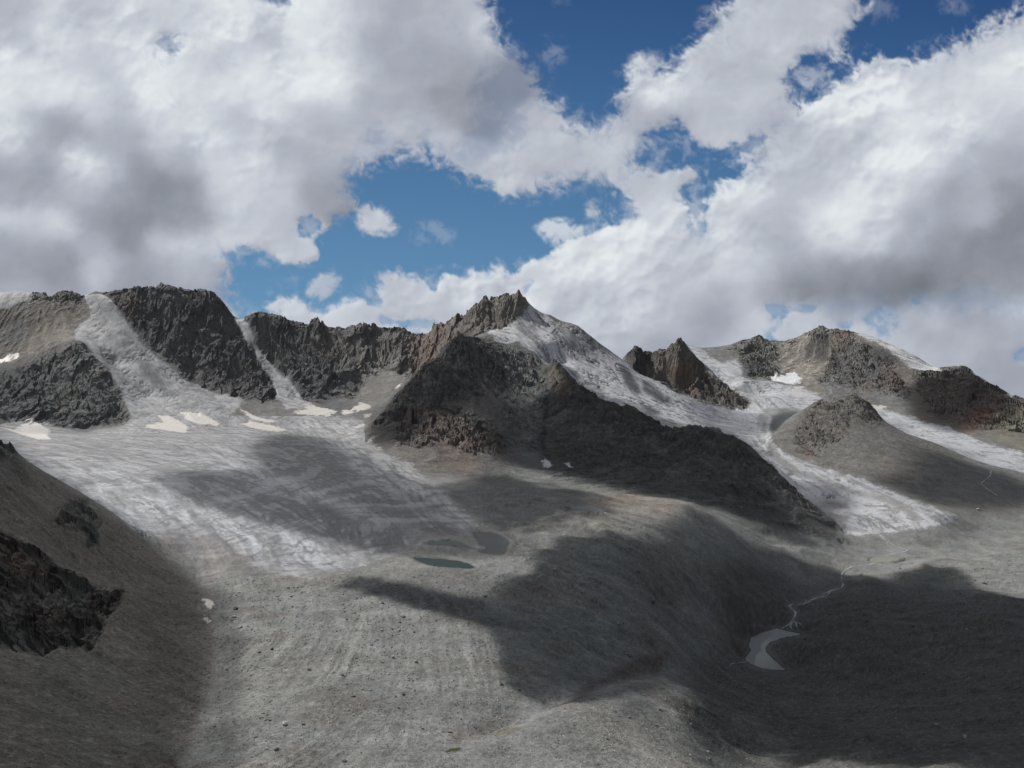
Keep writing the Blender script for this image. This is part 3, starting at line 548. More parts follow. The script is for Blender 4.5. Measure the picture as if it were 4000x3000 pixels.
Zd += soil*(2.6+.8*far)*fbm(GX/85+wx, GY/85, 5, 611, .55)
mr = (1-far)
Zd += soil*mr*(1.5*fbm(GX/24, GY/24, 5, 621, .58) + .35*ridged(GX/5, GY/5, 4, 631, .6))
# ribs and gullies radiating from the summits and falling from the crests
RIB = np.zeros(GU.shape, np.float32)
for (au, av, aY), polys, A, nn, a, b in [
  ((1790,1300,2960), [[(1420,1700),(1560,1510),(1790,1280),(1950,1350),(2110,1420),(2120,1600),(2110,1800),(1900,1790),(1700,1840),(1450,1740)]], 9, 7, 1500, 3050),
  ((3210,1260,5050), [[(2980,1330),(3210,1250),(3300,1290),(3330,1500),(3450,1600),(3180,1560),(3060,1480)]], 9, 9, 3300, 5100),
  ((150,1120,3950), [[(-700,1200),(0,1190),(330,1190),(290,1330),(150,1390),(0,1470),(-700,1500)]], 6, 10, 2900, 3950)]:
    m = paint(polys, 16, 24)*((GY > a) & (GY < b))*(1-ICEALL); q = m > .01
    ax, ay = (au-2000)/F*aY, aY
    th = np.arctan2(GX[q]-ax, ay-GY[q]); r_ = np.hypot(GX[q]-ax, GY[q]-ay)
    n = ridged(th*nn+.7*wx[q]+r_/900, r_/420+wy[q], 5, 671, .55)-.42
    Zd[q] += A*n*m[q]*smooth(0, 200, r_); RIB[q] = np.where(m[q] > .3, n, RIB[q])
m = paint([[(2160,1370),(2300,1510),(2450,1570),(2650,1660),(2830,1670),(3000,1800),(3290,2060),(3200,2110),(2900,2010),(2650,1950),(2350,1915),(2150,1870),(2140,1600)]], 12, 20)*((GY > 1560) & (GY < 3000))*(1-ICEALL); q = m > .01
cr_ = .53*GX[q]-.85*GY[q]
n = ridged(cr_/58+.9*wx[q], (GX[q]*.85+GY[q]*.53)/300+wy[q], 5, 681, .56)-.42
Zd[q] += 10*n*m[q]; RIB[q] = np.where(m[q] > .3, n, RIB[q])
# furrows of the hillside, running down towards the valley floor
hl = smooth(-60, 60, 820-GU)*(GY < 900)*soil
hd = GX*.35+GY*.94
Zd += hl*2.4*fbm(hd/14+wx*2, (GX*.94-GY*.35)/120, 4, 641)
# arcuate ridges of the rock-glacier lobe in the middle and flutes of the front moraine
cx, cy = -150., 900.
rr = np.hypot((GX-60)*.85, GY-720)
hum = paint([[(1850,1860),(2100,1850),(2400,1900),(2700,1950),(2800,2050),(2500,2150),(2100,2180),(1900,2080)],[(3500,2120),(4000,2120),(4100,2500),(3500,2500)],[(2900,2000),(3300,2110),(3300,2250),(2950,2160)]], 40, 20)
hum2 = paint([[(2900,2250),(3400,2300),(4780,2350),(4780,3200),(2800,3100),(2600,2700),(3150,2640),(3150,2480)],[(2050,2100),(2500,2080),(2780,2300),(2600,2600),(2200,2600),(2000,2400)]], 40, 20)*(GY < 1500)
Zd += hum2*(5.5*(ridged(GX/75+wx, GY/60+wy, 4, 691, .55)-.42)+1.6*fbm(GX/22, GY/22, 4, 693, .6))
Zd += hum*(9*(ridged(GX/130+wx, GY/110, 3, 645)-.45)+3*fbm(GX/40, GY/40, 4, 647))
lobe = paint([[(1900,2060),(2150,2010),(2500,2020),(2700,2100),(2850,2300),(2850,2560),(2500,2600),(2100,2700),(1950,2400),(1850,2200)]], 40, 20)*(GY < 1500)
arc = fbm(rr/16+1.2*wx, np.arctan2(GX-60, GY-720)*1.2, 3, 651)
Zd += lobe*2.8*arc
fl = paint([[(880,2300),(1500,2250),(2000,2300),(2050,2700),(1700,2900),(1200,3100),(700,3100),(850,2700),(880,2500)]], 40, 20)*(GY < 900)
fq = GX+.15*GY+.00075*(GY-560)**2*smooth(40, -160, GX)-.0004*(GY-560)**2*smooth(-60, 80, GX)
flute = fbm(fq/14+.7*wx, GY/260+wy, 5, 661, .62)
flute = flute*(.45+.9*smooth(-.2, .3, fbm(GX/90+5, GY/120, 3, 665)))
Zd += fl*1.9*flute
# ice surface
sN = fbm(fsd/30+.5*wx, fs/300, 4, 701, .6); sF = fbm(fsd/8+sN, fs/110, 4, 711, .6)
fol = ridged((GY+.35*GX+150*fbm(GX/420, GY/500, 3, 771))/(52*smooth(200, 2200, GY)+8), (GX-.35*GY)/150+sN, 4, 775, .6)
og = fbm((fs+fsd*fsd/420)/24+.8*sN, fsd/160, 3, 721)
cre = ridged((fs+fsd*fsd/500)/38+1.3*sN, fsd/150+2*wx, 4, 731)
cn = smooth(-.15, .22, fbm(fs/200, fsd/110, 3, 741)+.02)
stc = smooth(.22, .55, slope)
crev = smooth(.50, .64, cre)*np.clip(stc*1.0*cn+.10*cn, 0, 1)*ICEALL
Zd += ICEALL*(1.0*sN+.35*sF+.4*og+1.4*fbm(GX/90, GY/90, 3, 751)+3.5*stc*fbm(GX/60, GY/60, 4, 761)-3.2*crev)

# lakes: level water in basins
def at(u, v):                   # first point of the relief met along a bearing and dip
    c = (u-ug[0])/DU; i = int(np.clip(round(c), 0, NC-1)); col = VV[:, i]
    k = np.argmax(col <= v)
    if col[k] > v or k == 0: return None
    t = (col[k-1]-v)/max(col[k-1]-col[k], 1e-6)
    Y = Yg[k-1]+(Yg[k]-Yg[k-1])*min(max(t, 0), 1)
    return ((u-2000)/F*Y, Y, (1500-v)*Y/F)
LAKES = [
 ('lake', [(3030,2455),(2975,2470),(2935,2488),(2924,2520),(2934,2540),(2911,2570),(2916,2585),(2950,2600),(2990,2612),(3070,2618),(3048,2600),(3020,2575),(2992,2545),(2990,2528),(3010,2508),(3060,2490),(3100,2484),(3132,2479),(3118,2473),(3060,2461)], -400.,
  'pale grey crescent-shaped lake in the shaded valley at the end of the braided stream', 'silt', 25),
 ('lake', [(1608,2181),(1640,2196),(1670,2206),(1720,2214),(1780,2218),(1835,2221),(1858,2217),(1835,2203),(1800,2193),(1750,2185),(1700,2181),(1640,2178)], -213.,
  'narrow dark green lake on the moraine below the grey glacier front', 'green', 10),
 ('lake', [(1848,2083),(1880,2078),(1915,2080),(1955,2092),(1992,2116),(1980,2130),(1978,2150),(1966,2166),(1930,2166),(1890,2158),(1868,2150),(1900,2146),(1905,2135),(1880,2128),(1868,2110)], -214.,
  'murky grey-green lake touching the tip of the narrow ice tongue', 'murk', 12),
 ('lake', [(1660,2122),(1700,2112),(1760,2111),(1800,2120),(1830,2135),(1858,2144),(1800,2138),(1750,2131),(1700,2129)], -213.5,
  'thin grey-green pool behind the dark green lake, under black debris', 'murk', 8),
 ('pond', [(3392,2186),(3410,2176),(3450,2172),(3490,2175),(3530,2181),(3500,2190),(3470,2197),(3420,2198),(3395,2194)], -387.5,
  'shallow ochre-green pond beside the stream below the right glacier', 'ochre', 8),
 ('pond', [(2205,1992),(2240,1984),(2300,1984),(2345,1990),(2355,1996),(2290,2000),(2230,1999)], -222.,
  'small flat green pool on the bench under the dark spur', 'murk', 6),
 ('pond', [(1935,2872),(1950,2856),(1985,2848),(2025,2842),(2035,2846),(2005,2858),(1970,2876),(1945,2884)], -202.5,
  'shallow muddy puddle in the gravel gully of the foreground', 'mud', 6),
 ('pond', [(1740,2936),(1760,2926),(1795,2920),(1800,2926),(1775,2938),(1750,2944)], -190.5,
  'tiny mossy green puddle at the lower end of the foreground gully', 'moss', 5),
]
VV = V0
for i_, l_ in enumerate(LAKES):
    if i_ == 0: continue
    h_ = [at(*q) for q in l_[1]]
    h_ = [q[2] for q in h_ if q]
    LAKES[i_] = l_[:2]+(float(np.median(h_)),)+l_[3:]
def lakefit(Z):
    for nm, P, lev, lb, mt, band in LAKES:
        P = np.array(P, float); Pc = P.mean(0)
        vp = 1500-F*lev/GY
        near = (GU > P[:, 0].min()-90) & (GU < P[:, 0].max()+90) & (vp > P[:, 1].min()-60) & (vp < P[:, 1].max()+60)
        r0, r1 = np.where(near.any(1))[0][[0, -1]]; c0, c1 = np.where(near.any(0))[0][[0, -1]]
        su = (GU[r0:r1+1, c0:c1+1]); sv = vp[r0:r1+1, c0:c1+1]
        ins = inpoly(su, sv, P)
        # distance to the shore in survey units
        d = np.full(su.shape, 1e9)
        for a, b in zip(P, np.roll(P, -1, 0)):
            e = b-a; L2 = (e**2).sum()
            t = np.clip(((su-a[0])*e[0]+(sv-a[1])*e[1])/L2, 0, 1)
            d = np.minimum(d, np.hypot(su-a[0]-t*e[0], (sv-a[1]-t*e[1])*1.6)*(25./max(band, 8)))
        z = Z[r0:r1+1, c0:c1+1]
        lift = np.maximum(z, lev+.15+d*.03)
        wgt = 1-smooth(8, 75, d)
        out = z*(1-wgt)+(lift*.45+(lev+.15+d*.06)*.55)*wgt if nm == 'lake' else np.where(d < 14, np.maximum(z, lev+.12), z)
        Z[r0:r1+1, c0:c1+1] = np.where(ins, lev-.3-np.minimum(d*.1, 2), out)
    return Z
lk = [l for l in LAKES]
Z = lakefit((Z0+Zd).astype(np.float64))
VV = 1500-F*Z/GY
# ------------------------------------------------------------ albedo of the ground, rock and ice
def rgb(*c): return np.array(c, np.float32)
n1 = fbm(GX/140+3, GY/140, 4, 801); n2 = fbm(GX/30, GY/30, 4, 811); n3 = fbm(GX/7, GY/7, 3, 821)
C = np.empty(GU.shape+(3,), np.float32)
C[:] = rgb(.186, .191, .181)
def tint(m, col, k=1.0):
    m = (np.clip(m, 0, 1)*k)[..., None]
    C[:] = C*(1-m)+rgb(*col)*m
# background soils
tint(smooth(-.1, .5, n1), (.185, .176, .162), .5)
tint(smooth(1500, 2600, GY)*(1-ICEALL), (.150, .148, .142), .6)
T = [
 # tan screes
 ([[(-700,1200),(0,1195),(200,1170),(330,1190),(350,1230),(290,1290),(280,1330),(150,1390),(40,1450),(-700,1500)]], (.225,.20,.17), .85, 18, 2800, 4000),
 ([[(0,1230),(80,1230),(120,1300),(60,1360),(0,1360)]], (.12,.125,.13), .7, 18, 2800, 4000),
 ([[(-700,1480),(150,1400),(310,1335),(400,1430),(480,1560),(515,1660),(300,1690),(-700,1680)]], (.135,.145,.142), .85, 14, 2700, 3500),
 ([[(180,1480),(420,1500),(420,1580),(250,1600),(120,1560)]], (.145,.16,.14), .4, 22, 2700, 3500),
 ([[(370,1120),(900,1100),(940,1250),(1000,1340),(1060,1440),(1100,1560),(900,1550),(820,1525),(740,1475),(680,1425),(600,1360),(520,1285),(450,1180)]], (.108,.106,.108), .9, 10, 3000, 4100),
 ([[(450,1130),(530,1130),(540,1200),(560,1260),(490,1240),(450,1190)]], (.12,.09,.075), .55, 18, 3000, 4100),
 ([[(650,1270),(830,1270),(830,1330),(780,1420),(720,1450),(660,1380),(630,1310)]], (.155,.15,.145), .55, 16, 3000, 4100),
 ([[(930,1490),(1060,1500),(1060,1545),(920,1545)]], (.14,.14,.145), .5, 14, 3000, 4100),
 ([[(960,1230),(1200,1250),(1300,1300),(1300,1420),(1150,1400),(1050,1330)]], (.115,.112,.110), .8, 16, 3000, 4100),
 ([[(1200,1260),(1620,1270),(1620,1390),(1500,1400),(1420,1420),(1280,1420)]], (.165,.155,.145), .75, 22, 3000, 4100),
 ([[(1150,1400),(1280,1420),(1380,1500),(1380,1560),(1300,1580),(1200,1560),(1130,1480)]], (.135,.138,.145), .7, 18, 3000, 4100),
 ([[(1450,1395),(1560,1380),(1620,1400),(1700,1400),(1640,1450),(1560,1500),(1500,1570),(1430,1620),(1350,1640),(1330,1560),(1420,1500),(1450,1450)]], (.19,.18,.165), .75, 18, 2800, 4000),
 ([[(1250,1560),(1350,1560),(1420,1610),(1350,1630),(1250,1590)]], (.085,.09,.095), .7, 12, 2800, 4000),
 ([[(1600,1300),(1750,1230),(1900,1140),(2060,1150),(2060,1200),(1990,1260),(1890,1290),(1800,1300),(1760,1350),(1700,1410),(1620,1460),(1580,1440)]], (.185,.162,.142), .8, 14, 2900, 3900),
 ([[(1620,1290),(1740,1270),(1760,1300),(1700,1400),(1650,1440),(1610,1420)]], (.19,.13,.10), .5, 14, 2900, 3900),
 ([[(1740,1320),(1760,1300),(1785,1310),(1760,1370),(1700,1410),(1720,1360)]], (.30,.26,.22), .5, 6, 2900, 3900),
 # front spurs
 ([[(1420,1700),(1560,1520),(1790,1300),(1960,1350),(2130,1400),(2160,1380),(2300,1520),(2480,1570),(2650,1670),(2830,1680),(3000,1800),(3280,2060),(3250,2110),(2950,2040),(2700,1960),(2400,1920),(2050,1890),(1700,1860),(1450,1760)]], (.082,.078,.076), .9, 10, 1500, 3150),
 ([[(1550,1600),(1700,1570),(1830,1640),(1950,1700),(1980,1770),(1880,1780),(1700,1740),(1560,1720)]], (.135,.108,.09), .75, 16, 1700, 2700),
 ([[(1540,1640),(1590,1640),(1600,1700),(1560,1720)]], (.22,.20,.17), .5, 8, 1700, 2700),
 ([[(1430,1720),(1560,1640),(1560,1730),(1700,1770),(1880,1800),(1880,1860),(1650,1850),(1450,1770)]], (.15,.135,.12), .75, 18, 1500, 2500),
 ([[(1740,1720),(1800,1700),(1850,1780),(1830,1850),(1740,1830)]], (.155,.115,.095), .6, 14, 1500, 2500),
 ([[(1950,1360),(2120,1400),(2140,1560),(2100,1800),(2200,1850),(2100,1880),(1980,1830),(2030,1650),(1980,1500)]], (.165,.175,.168), .8, 22, 1500, 3150),  # grey gully ground, colour raised to carry its sunlit patch
 ([[(2150,1400),(2220,1470),(2230,1560),(2170,1540)]], (.155,.115,.085), .6, 14, 2300, 3150),
 ([[(2125,1480),(2140,1480),(2142,1600),(2132,1700),(2150,1800),(2120,1780),(2118,1650)]], (.045,.045,.05), .9, 4, 1900, 3150),
 ([[(3000,1860),(3100,1930),(3200,2020),(3270,2080),(3180,2070),(3060,1990)]], (.17,.165,.15), .7, 14, 1500, 2100),
 # hollows and benches below the spur
 ([[(1900,1860),(2100,1840),(2300,1870),(2500,1910),(2500,1960),(2300,1950),(2100,1900),(1950,1900)]], (.165,.175,.158), .8, 18, 1300, 1900),
 ([[(2250,1930),(2420,1920),(2600,1940),(2680,1980),(2600,2010),(2450,1990),(2300,1980)]], (.25,.205,.165), .55, 14, 1100, 1700),
 ([[(2050,2040),(2200,2000),(2450,2010),(2450,2060),(2250,2060),(2100,2090)]], (.22,.205,.17), .5, 18, 900, 1500),
 # right: brown peak, massif
 ([[(2430,1380),(2490,1330),(2540,1390),(2560,1500),(2600,1540),(2500,1470)]], (.062,.058,.058), .9, 8, 3100, 4400),
 ([[(2540,1390),(2660,1310),(2700,1340),(2800,1490),(2935,1570),(2900,1610),(2750,1570),(2560,1500)]], (.125,.11,.098), .85, 8, 3100, 4400),
 ([[(2600,1420),(2680,1430),(2720,1520),(2660,1510),(2610,1470)],[(2700,1400),(2760,1470),(2720,1480)]], (.20,.135,.095), .5, 14, 3100, 4400),
 ([[(2740,1480),(2800,1490),(2800,1550),(2760,1560),(2730,1520)]], (.055,.058,.062), .75, 10, 3100, 4400),
 ([[(2830,1350),(2960,1310),(3050,1335),(3060,1480),(2900,1440)]], (.155,.155,.14), .6, 12, 3800, 5200),
 ([[(2900,1410),(2960,1400),(2985,1470),(2930,1475)]], (.075,.075,.078), .8, 8, 3700, 5200),
 ([[(3040,1330),(3210,1270),(3290,1300),(3330,1340),(3260,1420),(3200,1500),(3200,1550),(3420,1590),(3180,1560),(3130,1480),(3050,1450)]], (.27,.25,.215), .9, 12, 3300, 5200),
 ([[(3180,1280),(3210,1270),(3240,1290),(3230,1360),(3180,1370)]], (.12,.12,.115), .6, 12, 3300, 5200),
 ([[(3270,1290),(3330,1285),(3350,1310),(3300,1350),(3270,1330)]], (.15,.10,.08), .7, 8, 3300, 5200),
 ([[(3340,1310),(3430,1330),(3500,1380),(3430,1400),(3350,1350)]], (.20,.185,.16), .7, 10, 3300, 5200),
 ([[(3260,1370),(3330,1340),(3330,1380),(3300,1440),(3220,1480),(3230,1420)],[(3300,1440),(3400,1400),(3440,1440),(3350,1500),(3280,1510)]], (.095,.092,.094), .75, 12, 3300, 5200),
 ([[(3330,1500),(3440,1480),(3460,1420),(3560,1470),(3560,1540),(3420,1510),(3380,1540),(3340,1530)]], (.15,.115,.095), .6, 14, 3200, 5200),
 ([[(3400,1390),(3560,1450),(3700,1460),(3760,1430),(3600,1500),(3480,1450)]], (.15,.12,.10), .6, 14, 3200, 5200),
 ([[(3560,1500),(3700,1440),(3800,1450),(4000,1560),(4100,1640),(3900,1640),(3700,1690),(3560,1640)]], (.105,.085,.076), .85, 16, 2900, 5200),
 ([[(3780,1600),(3900,1560),(3900,1640),(3800,1700),(3740,1690)]], (.20,.12,.085), .75, 20, 2900, 5200),
 ([[(3900,1620),(4000,1570),(4300,1700),(4700,1900),(4300,1850),(4000,1760),(3850,1720)]], (.19,.175,.135), .75, 18, 2500, 4200),
 # knob
 ([[(3020,1700),(3170,1560),(3350,1535),(3410,1570),(3560,1700),(3800,1810),(4000,1870),(4000,2000),(3700,1990),(3400,1890),(3100,1790)]], (.150,.145,.135), .9, 10, 1900, 3200),
 ([[(3160,1560),(3340,1538),(3405,1570),(3445,1650),(3330,1640),(3280,1700),(3190,1790),(3100,1750),(3100,1690)]], (.135,.125,.11), .9, 12, 2100, 3200),
 ([[(3100,1720),(3180,1740),(3170,1785),(3100,1765)]], (.22,.19,.16), .45, 12, 2100, 3200),
 ([[(3150,1740),(3190,1730),(3180,1790),(3150,1790)]], (.18,.10,.08), .5, 8, 2100, 3200),
 ([[(3380,1820),(3520,1820),(3640,1850),(3500,1860)]], (.21,.175,.14), .4, 16, 1900, 3000),
 # left hillside
 ([[(-700,1300),(0,1720),(300,1920),(500,2050),(800,2310),(850,2500),(770,2850),(650,3100),(-700,3400)]], (.120,.106,.092), .85, 16, 150, 900),
 ([[(-700,1980),(0,2080),(130,2140),(260,2230),(360,2290),(480,2300),(470,2370),(410,2420),(380,2500),(330,2550),(230,2530),(140,2570),(0,2540),(-700,2700)]], (.045,.040,.037), .95, 5, 150, 900),
 ([[(260,2230),(350,2290),(330,2400),(260,2360)],[(0,2450),(120,2480),(140,2560),(0,2540)]], (.12,.125,.11), .45, 16, 150, 900),
 ([[(0,2100),(150,2180),(200,2260),(60,2260),(0,2220)]], (.11,.08,.062), .5, 16, 150, 900),
 ([[(200,1980),(340,1960),(400,2030),(400,2110),(350,2160),(320,2060)],[(-200,1500),(0,1700),(90,1780),(0,1800),(-200,1640)]], (.062,.065,.06), .8, 12, 500, 900),
 ([[(100,2580),(400,2550),(500,2650),(800,3000),(400,3200),(150,2800)]], (.105,.112,.10), .5, 30, 150, 600),
 ([[(500,2250),(700,2300),(780,2500),(700,2700),(560,2560)]], (.10,.088,.08), .6, 30, 250, 800),
 # moraine variety, with shade deepened at the lower right
 ([[(820,2330),(900,2350),(950,2500),(900,2700),(850,2800),(840,2500)]], (.15,.15,.142), .7, 20, 250, 800),
 ([[(2420,2140),(2600,2080),(2700,2260),(2700,2500),(2550,2560),(2500,2400)]], (.12,.112,.108), .6, 40, 500, 1400),
 ([[(2150,2780),(2330,2660),(2500,2560),(2620,2560),(2560,2640),(2380,2670),(2250,2740)]], (.085,.066,.058), .8, 12, 400, 800),
 ([[(1640,2950),(1760,2880),(1960,2800),(2060,2790),(1960,2850),(1760,2930)]], (.14,.12,.105), .5, 12, 300, 600),
 ([[(1860,2010),(2050,2080),(2080,2120),(1990,2080),(1850,2050)]], (.14,.14,.128), .5, 12, 800, 1500),
 ([[(3100,2480),(3400,2420),(3600,2500),(3500,2700),(3200,2650)]], (.12,.102,.088), .5, 40, 600, 1300),
 ([[(3560,2330),(3660,2280),(3680,2300),(3600,2400),(3520,2420)]], (.22,.225,.215), .5, 12, 800, 1500),
 ([[(2950,2350),(3050,2270),(2900,2180),(2800,2200)]], (.10,.10,.10), .6, 30, 900, 1600),
 ([[(2750,2200),(2950,2180),(3150,2320),(3400,2260),(3700,2320),(4100,2330),(4780,2300),(4780,3200),(2900,3200),(2650,2900),(2700,2600),(2850,2500)]], (.088,.088,.083), .85, 40, 200, 1600),  # dark ground, its albedo lowered further to deepen the valley shade
 ([[(3450,2880),(4000,2800),(4700,2800),(4700,3200),(3300,3200)]], (.125,.118,.098), .4, 50, 200, 700),
]
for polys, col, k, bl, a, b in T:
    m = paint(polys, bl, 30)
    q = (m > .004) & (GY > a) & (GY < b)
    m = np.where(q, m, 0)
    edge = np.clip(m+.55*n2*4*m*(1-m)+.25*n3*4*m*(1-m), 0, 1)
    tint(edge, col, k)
# strata, lichens and fresh faces on rock
zz = Z
st1 = fbm((zz+.35*GX)/22+2*n1, GX/160, 3, 831); st2 = gnoise(GX/9+n2, zz/7, 841)
C *= (1+RK*(.28*st1+.20*st2+.35*n2)+soil*(.10*n1+.10*n2))[..., None]
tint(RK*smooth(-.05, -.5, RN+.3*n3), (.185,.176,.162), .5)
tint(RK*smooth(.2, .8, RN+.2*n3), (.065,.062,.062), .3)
tint(RK*smooth(.25, .6, fbm(GX/50+7, GY/60, 4, 851))*(GY < 5300), (.17,.115,.085), .28)
tint(RK*smooth(.3, .65, fbm(GX/44+17, GY/50, 4, 855)), (.12,.135,.12), .35)
# streaks of scree running down the fall line
C *= (1+(soil*smooth(.3, .55, slope)*.16*RUN))[..., None]
C *= (1+hl*.22*fbm(hd/9+wx, (GX*.94-GY*.35)/90, 4, 861))[..., None]
C *= (1+lobe*.28*arc+fl*.30*flute)[..., None]
tint(fl*smooth(.05, .4, flute+.4*n2), (.25, .248, .232), .65)
tint(fl*smooth(.1, .45, -flute+.4*n2), (.13, .13, .122), .55)
n5 = fbm(GX/55+wx, GY/45, 5, 891, .6)
C *= (1+soil*.42*n5)[..., None]
tint(soil*smooth(.12, .42, fbm(GX/70+8, GY/55+wy, 4, 895)), (.125,.108,.092), .45)
n4 = fbm(GX/2.6, GY/2.6, 3, 881, .65)
C *= (1+soil*(.34*n3+.42*n4*(1-.35*far)+.14*n2))[..., None]
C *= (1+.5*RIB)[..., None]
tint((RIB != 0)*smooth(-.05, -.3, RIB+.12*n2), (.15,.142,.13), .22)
C *= (1+RK*(.45*n3+.30*fbm(GX/16, zz/11, 4, 885, .6)))[..., None]
tint(soil*smooth(.22, .5, n4+.5*n3)*(1-far), (.26, .26, .245), .35)
# ---- ice albedo
I = np.empty_like(C); I[:] = rgb(.375, .385, .405)
def itint(m, col, k=1.0):
    m = (np.clip(m, 0, 1)*k)[..., None]; I[:] = I*(1-m)+rgb(*col)*m
itint(paint([[(-700,1640),(0,1650),(500,1680),(900,1650),(1150,1620),(1150,1720),(800,1780),(400,1830),(0,1760),(-700,1760)]], 30, 40)*(GY < 3100), (.27,.265,.265), .75)
itint(paint([[(1150,1610),(1430,1660),(1480,1750),(1650,1830),(1860,2060),(1800,2060),(1600,1880),(1400,1780),(1200,1700)]], 16, 30)*(GY < 3100), (.44,.43,.41), .6)
itint(paint([[(80,1850),(500,1880),(900,1960),(1250,2090),(1500,2180),(1350,2230),(1050,2150),(700,2080),(350,1960)]], 30, 60)*(GY < 2500)*smooth(-.45, .15, sF+sN+.5*n2), (.56,.58,.61), .8)
itint(paint([[(560,2080),(800,2090),(930,2130),(1010,2200),(920,2190),(815,2330),(700,2230)]], 16, 30)*(GY < 1300), (.20,.175,.15), .85)
itint(smooth(-.05, .22, sN+.3*sF), (.19,.185,.19), .7)
itint(smooth(.12, .3, fbm(fsd/16+sN, fs/420, 3, 871)), (.12,.12,.125), .6)
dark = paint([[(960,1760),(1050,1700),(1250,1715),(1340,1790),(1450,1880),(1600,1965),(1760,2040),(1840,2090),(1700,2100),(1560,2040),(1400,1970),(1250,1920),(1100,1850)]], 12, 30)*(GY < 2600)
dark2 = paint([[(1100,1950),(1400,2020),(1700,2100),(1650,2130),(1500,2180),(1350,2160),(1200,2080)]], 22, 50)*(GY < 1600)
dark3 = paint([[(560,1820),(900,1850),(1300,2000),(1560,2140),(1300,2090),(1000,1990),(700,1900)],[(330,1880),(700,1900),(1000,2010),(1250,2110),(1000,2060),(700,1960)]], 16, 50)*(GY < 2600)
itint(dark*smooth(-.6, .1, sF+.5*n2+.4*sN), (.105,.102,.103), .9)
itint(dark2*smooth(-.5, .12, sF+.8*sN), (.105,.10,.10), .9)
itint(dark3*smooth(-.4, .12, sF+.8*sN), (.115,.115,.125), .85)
itint(paint([[(1500,1880),(1700,1960),(1850,2060),(1700,2010),(1560,1930)]], 8, 20)*(GY < 2600), (.15,.145,.14), .7)
gt = ice['tongue']+ice['couloir']
itint(gt, (.36,.365,.375), .75)
itint(ice['tongue']*smooth(-.1, .3, sF+n2), (.20,.20,.205), .6)
itint(paint([[(520,1400),(560,1400),(680,1530),(700,1550),(640,1540),(560,1470)]], 10, 16)*(GY > 2800), (.085,.09,.10), .9)
itint(paint([[(350,1240),(470,1260),(520,1330),(480,1340),(380,1270)],[(330,1330),(470,1370),(560,1400),(480,1400),(400,1370)],[(700,1540),(850,1550),(800,1600),(640,1600)]], 12, 40)*(GY > 2800)*smooth(-.2, .2, sF+n2), (.14,.14,.145), .7)
itint(ice['couloir'], (.36,.36,.37), .5)
itint(ice['summit'], (.74,.74,.75), .75)
itint(paint([[(2110,1300),(2160,1310),(2190,1400),(2260,1470),(2330,1560),(2300,1560),(2180,1440),(2130,1430),(2110,1360)]], 12, 16)*(GY > 2600), (.72,.73,.76), .9)
itint(paint([[(2150,1250),(2240,1262),(2290,1320),(2330,1360),(2240,1320),(2180,1285)]], 10, 14)*(GY > 2600), (.50,.46,.42), .7)
itint(paint([[(2190,1320),(2240,1330),(2380,1410),(2370,1430),(2260,1390),(2200,1360)]], 10, 26)*(GY > 2600)*smooth(-.3, .3, sF+n2), (.16,.16,.165), .8)
itint(paint([[(2415,1415),(2455,1430),(2510,1530),(2490,1550),(2430,1500)],[(2510,1480),(2560,1510),(2610,1575),(2570,1575),(2510,1520)],[(2480,1560),(2540,1590),(2600,1620),(2540,1620)],[(2280,1300),(2310,1320),(2345,1370),(2320,1370),(2290,1330)],[(2580,1560),(2620,1550),(2620,1580),(2560,1590)]], 5, 16)*(GY > 2600), (.085,.085,.09), .9)
itint(paint([[(2020,1270),(2060,1260),(2110,1300),(2080,1330),(2010,1300)]], 12, 16)*(GY > 2600), (.27,.27,.275), .7)
g = ice['right']+ice['far']
itint(g, (.64,.65,.67), .65)
itint(paint([[(2680,1560),(2850,1620),(3000,1640),(3000,1680),(2850,1650),(2700,1610)]], 14, 26)*(GY > 2400), (.33,.35,.40), .6)
itint(paint([[(2960,1500),(3000,1600),(3020,1680),(3010,1730),(3080,1800),(3250,1880),(3500,1960),(3620,2030),(3400,2000),(3100,1900),(2980,1780),(2960,1640)]], 16, 20)*(GY > 1700), (.64,.65,.67), .85)
itint(g*smooth(.0, .35, sF+.5*sN), (.30,.30,.31), .45)
itint(paint([[(3020,1700),(3250,1830),(3500,1930),(3740,2020),(3600,2010),(3300,1900),(3090,1810)]], 8, 12)*smooth(-.2, .2, sF)*(GY > 1700), (.30,.30,.30), .6)
itint(paint([[(3160,1990),(3250,1970),(3330,2010),(3280,2050)],[(3450,2000),(3560,2010),(3600,2050),(3480,2050)]], 16, 26)*smooth(-.3, .3, og+n2)*(GY < 2300), (.27,.25,.235), .6)
itint(ice['right']*smooth(.0, .3, og+.3*n2)*smooth(2250, 1950, GY), (.24,.225,.205), .75)
itint(ice['right']*smooth(.1, .3, fbm((fsd+.12*fs)/26, fs/900, 2, 875))*smooth(1750, 1900, GY), (.22,.215,.21), .6)
itint(ice['far'], (.47,.475,.49), .5)
itint(ice['cap']+ice['cap2'], (.76,.75,.73), .95)
itint(paint([[(3540,1400),(3660,1440),(3600,1440),(3520,1415)]], 5, 8), (.45,.47,.5), .6)
itint(ice['cap3'], (.30,.30,.31), .8)
itint(smooth(.52, .74, fol+.25*n2)*(GY > 700), (.15,.155,.165), .75)
itint(ice['left']*smooth(.985, .7, ice['left'])*smooth(-.3, .2, n2+n3), (.17,.16,.148), .75)
itint(smooth(.30, .12, fol+.2*n2), (.50,.51,.53), .25)
itint(crev, (.075,.08,.088), .85)
I *= (.80*(1+.55*sF+.30*sN+.22*n3+.25*og*(GY > 700)+.15*n2))[..., None]
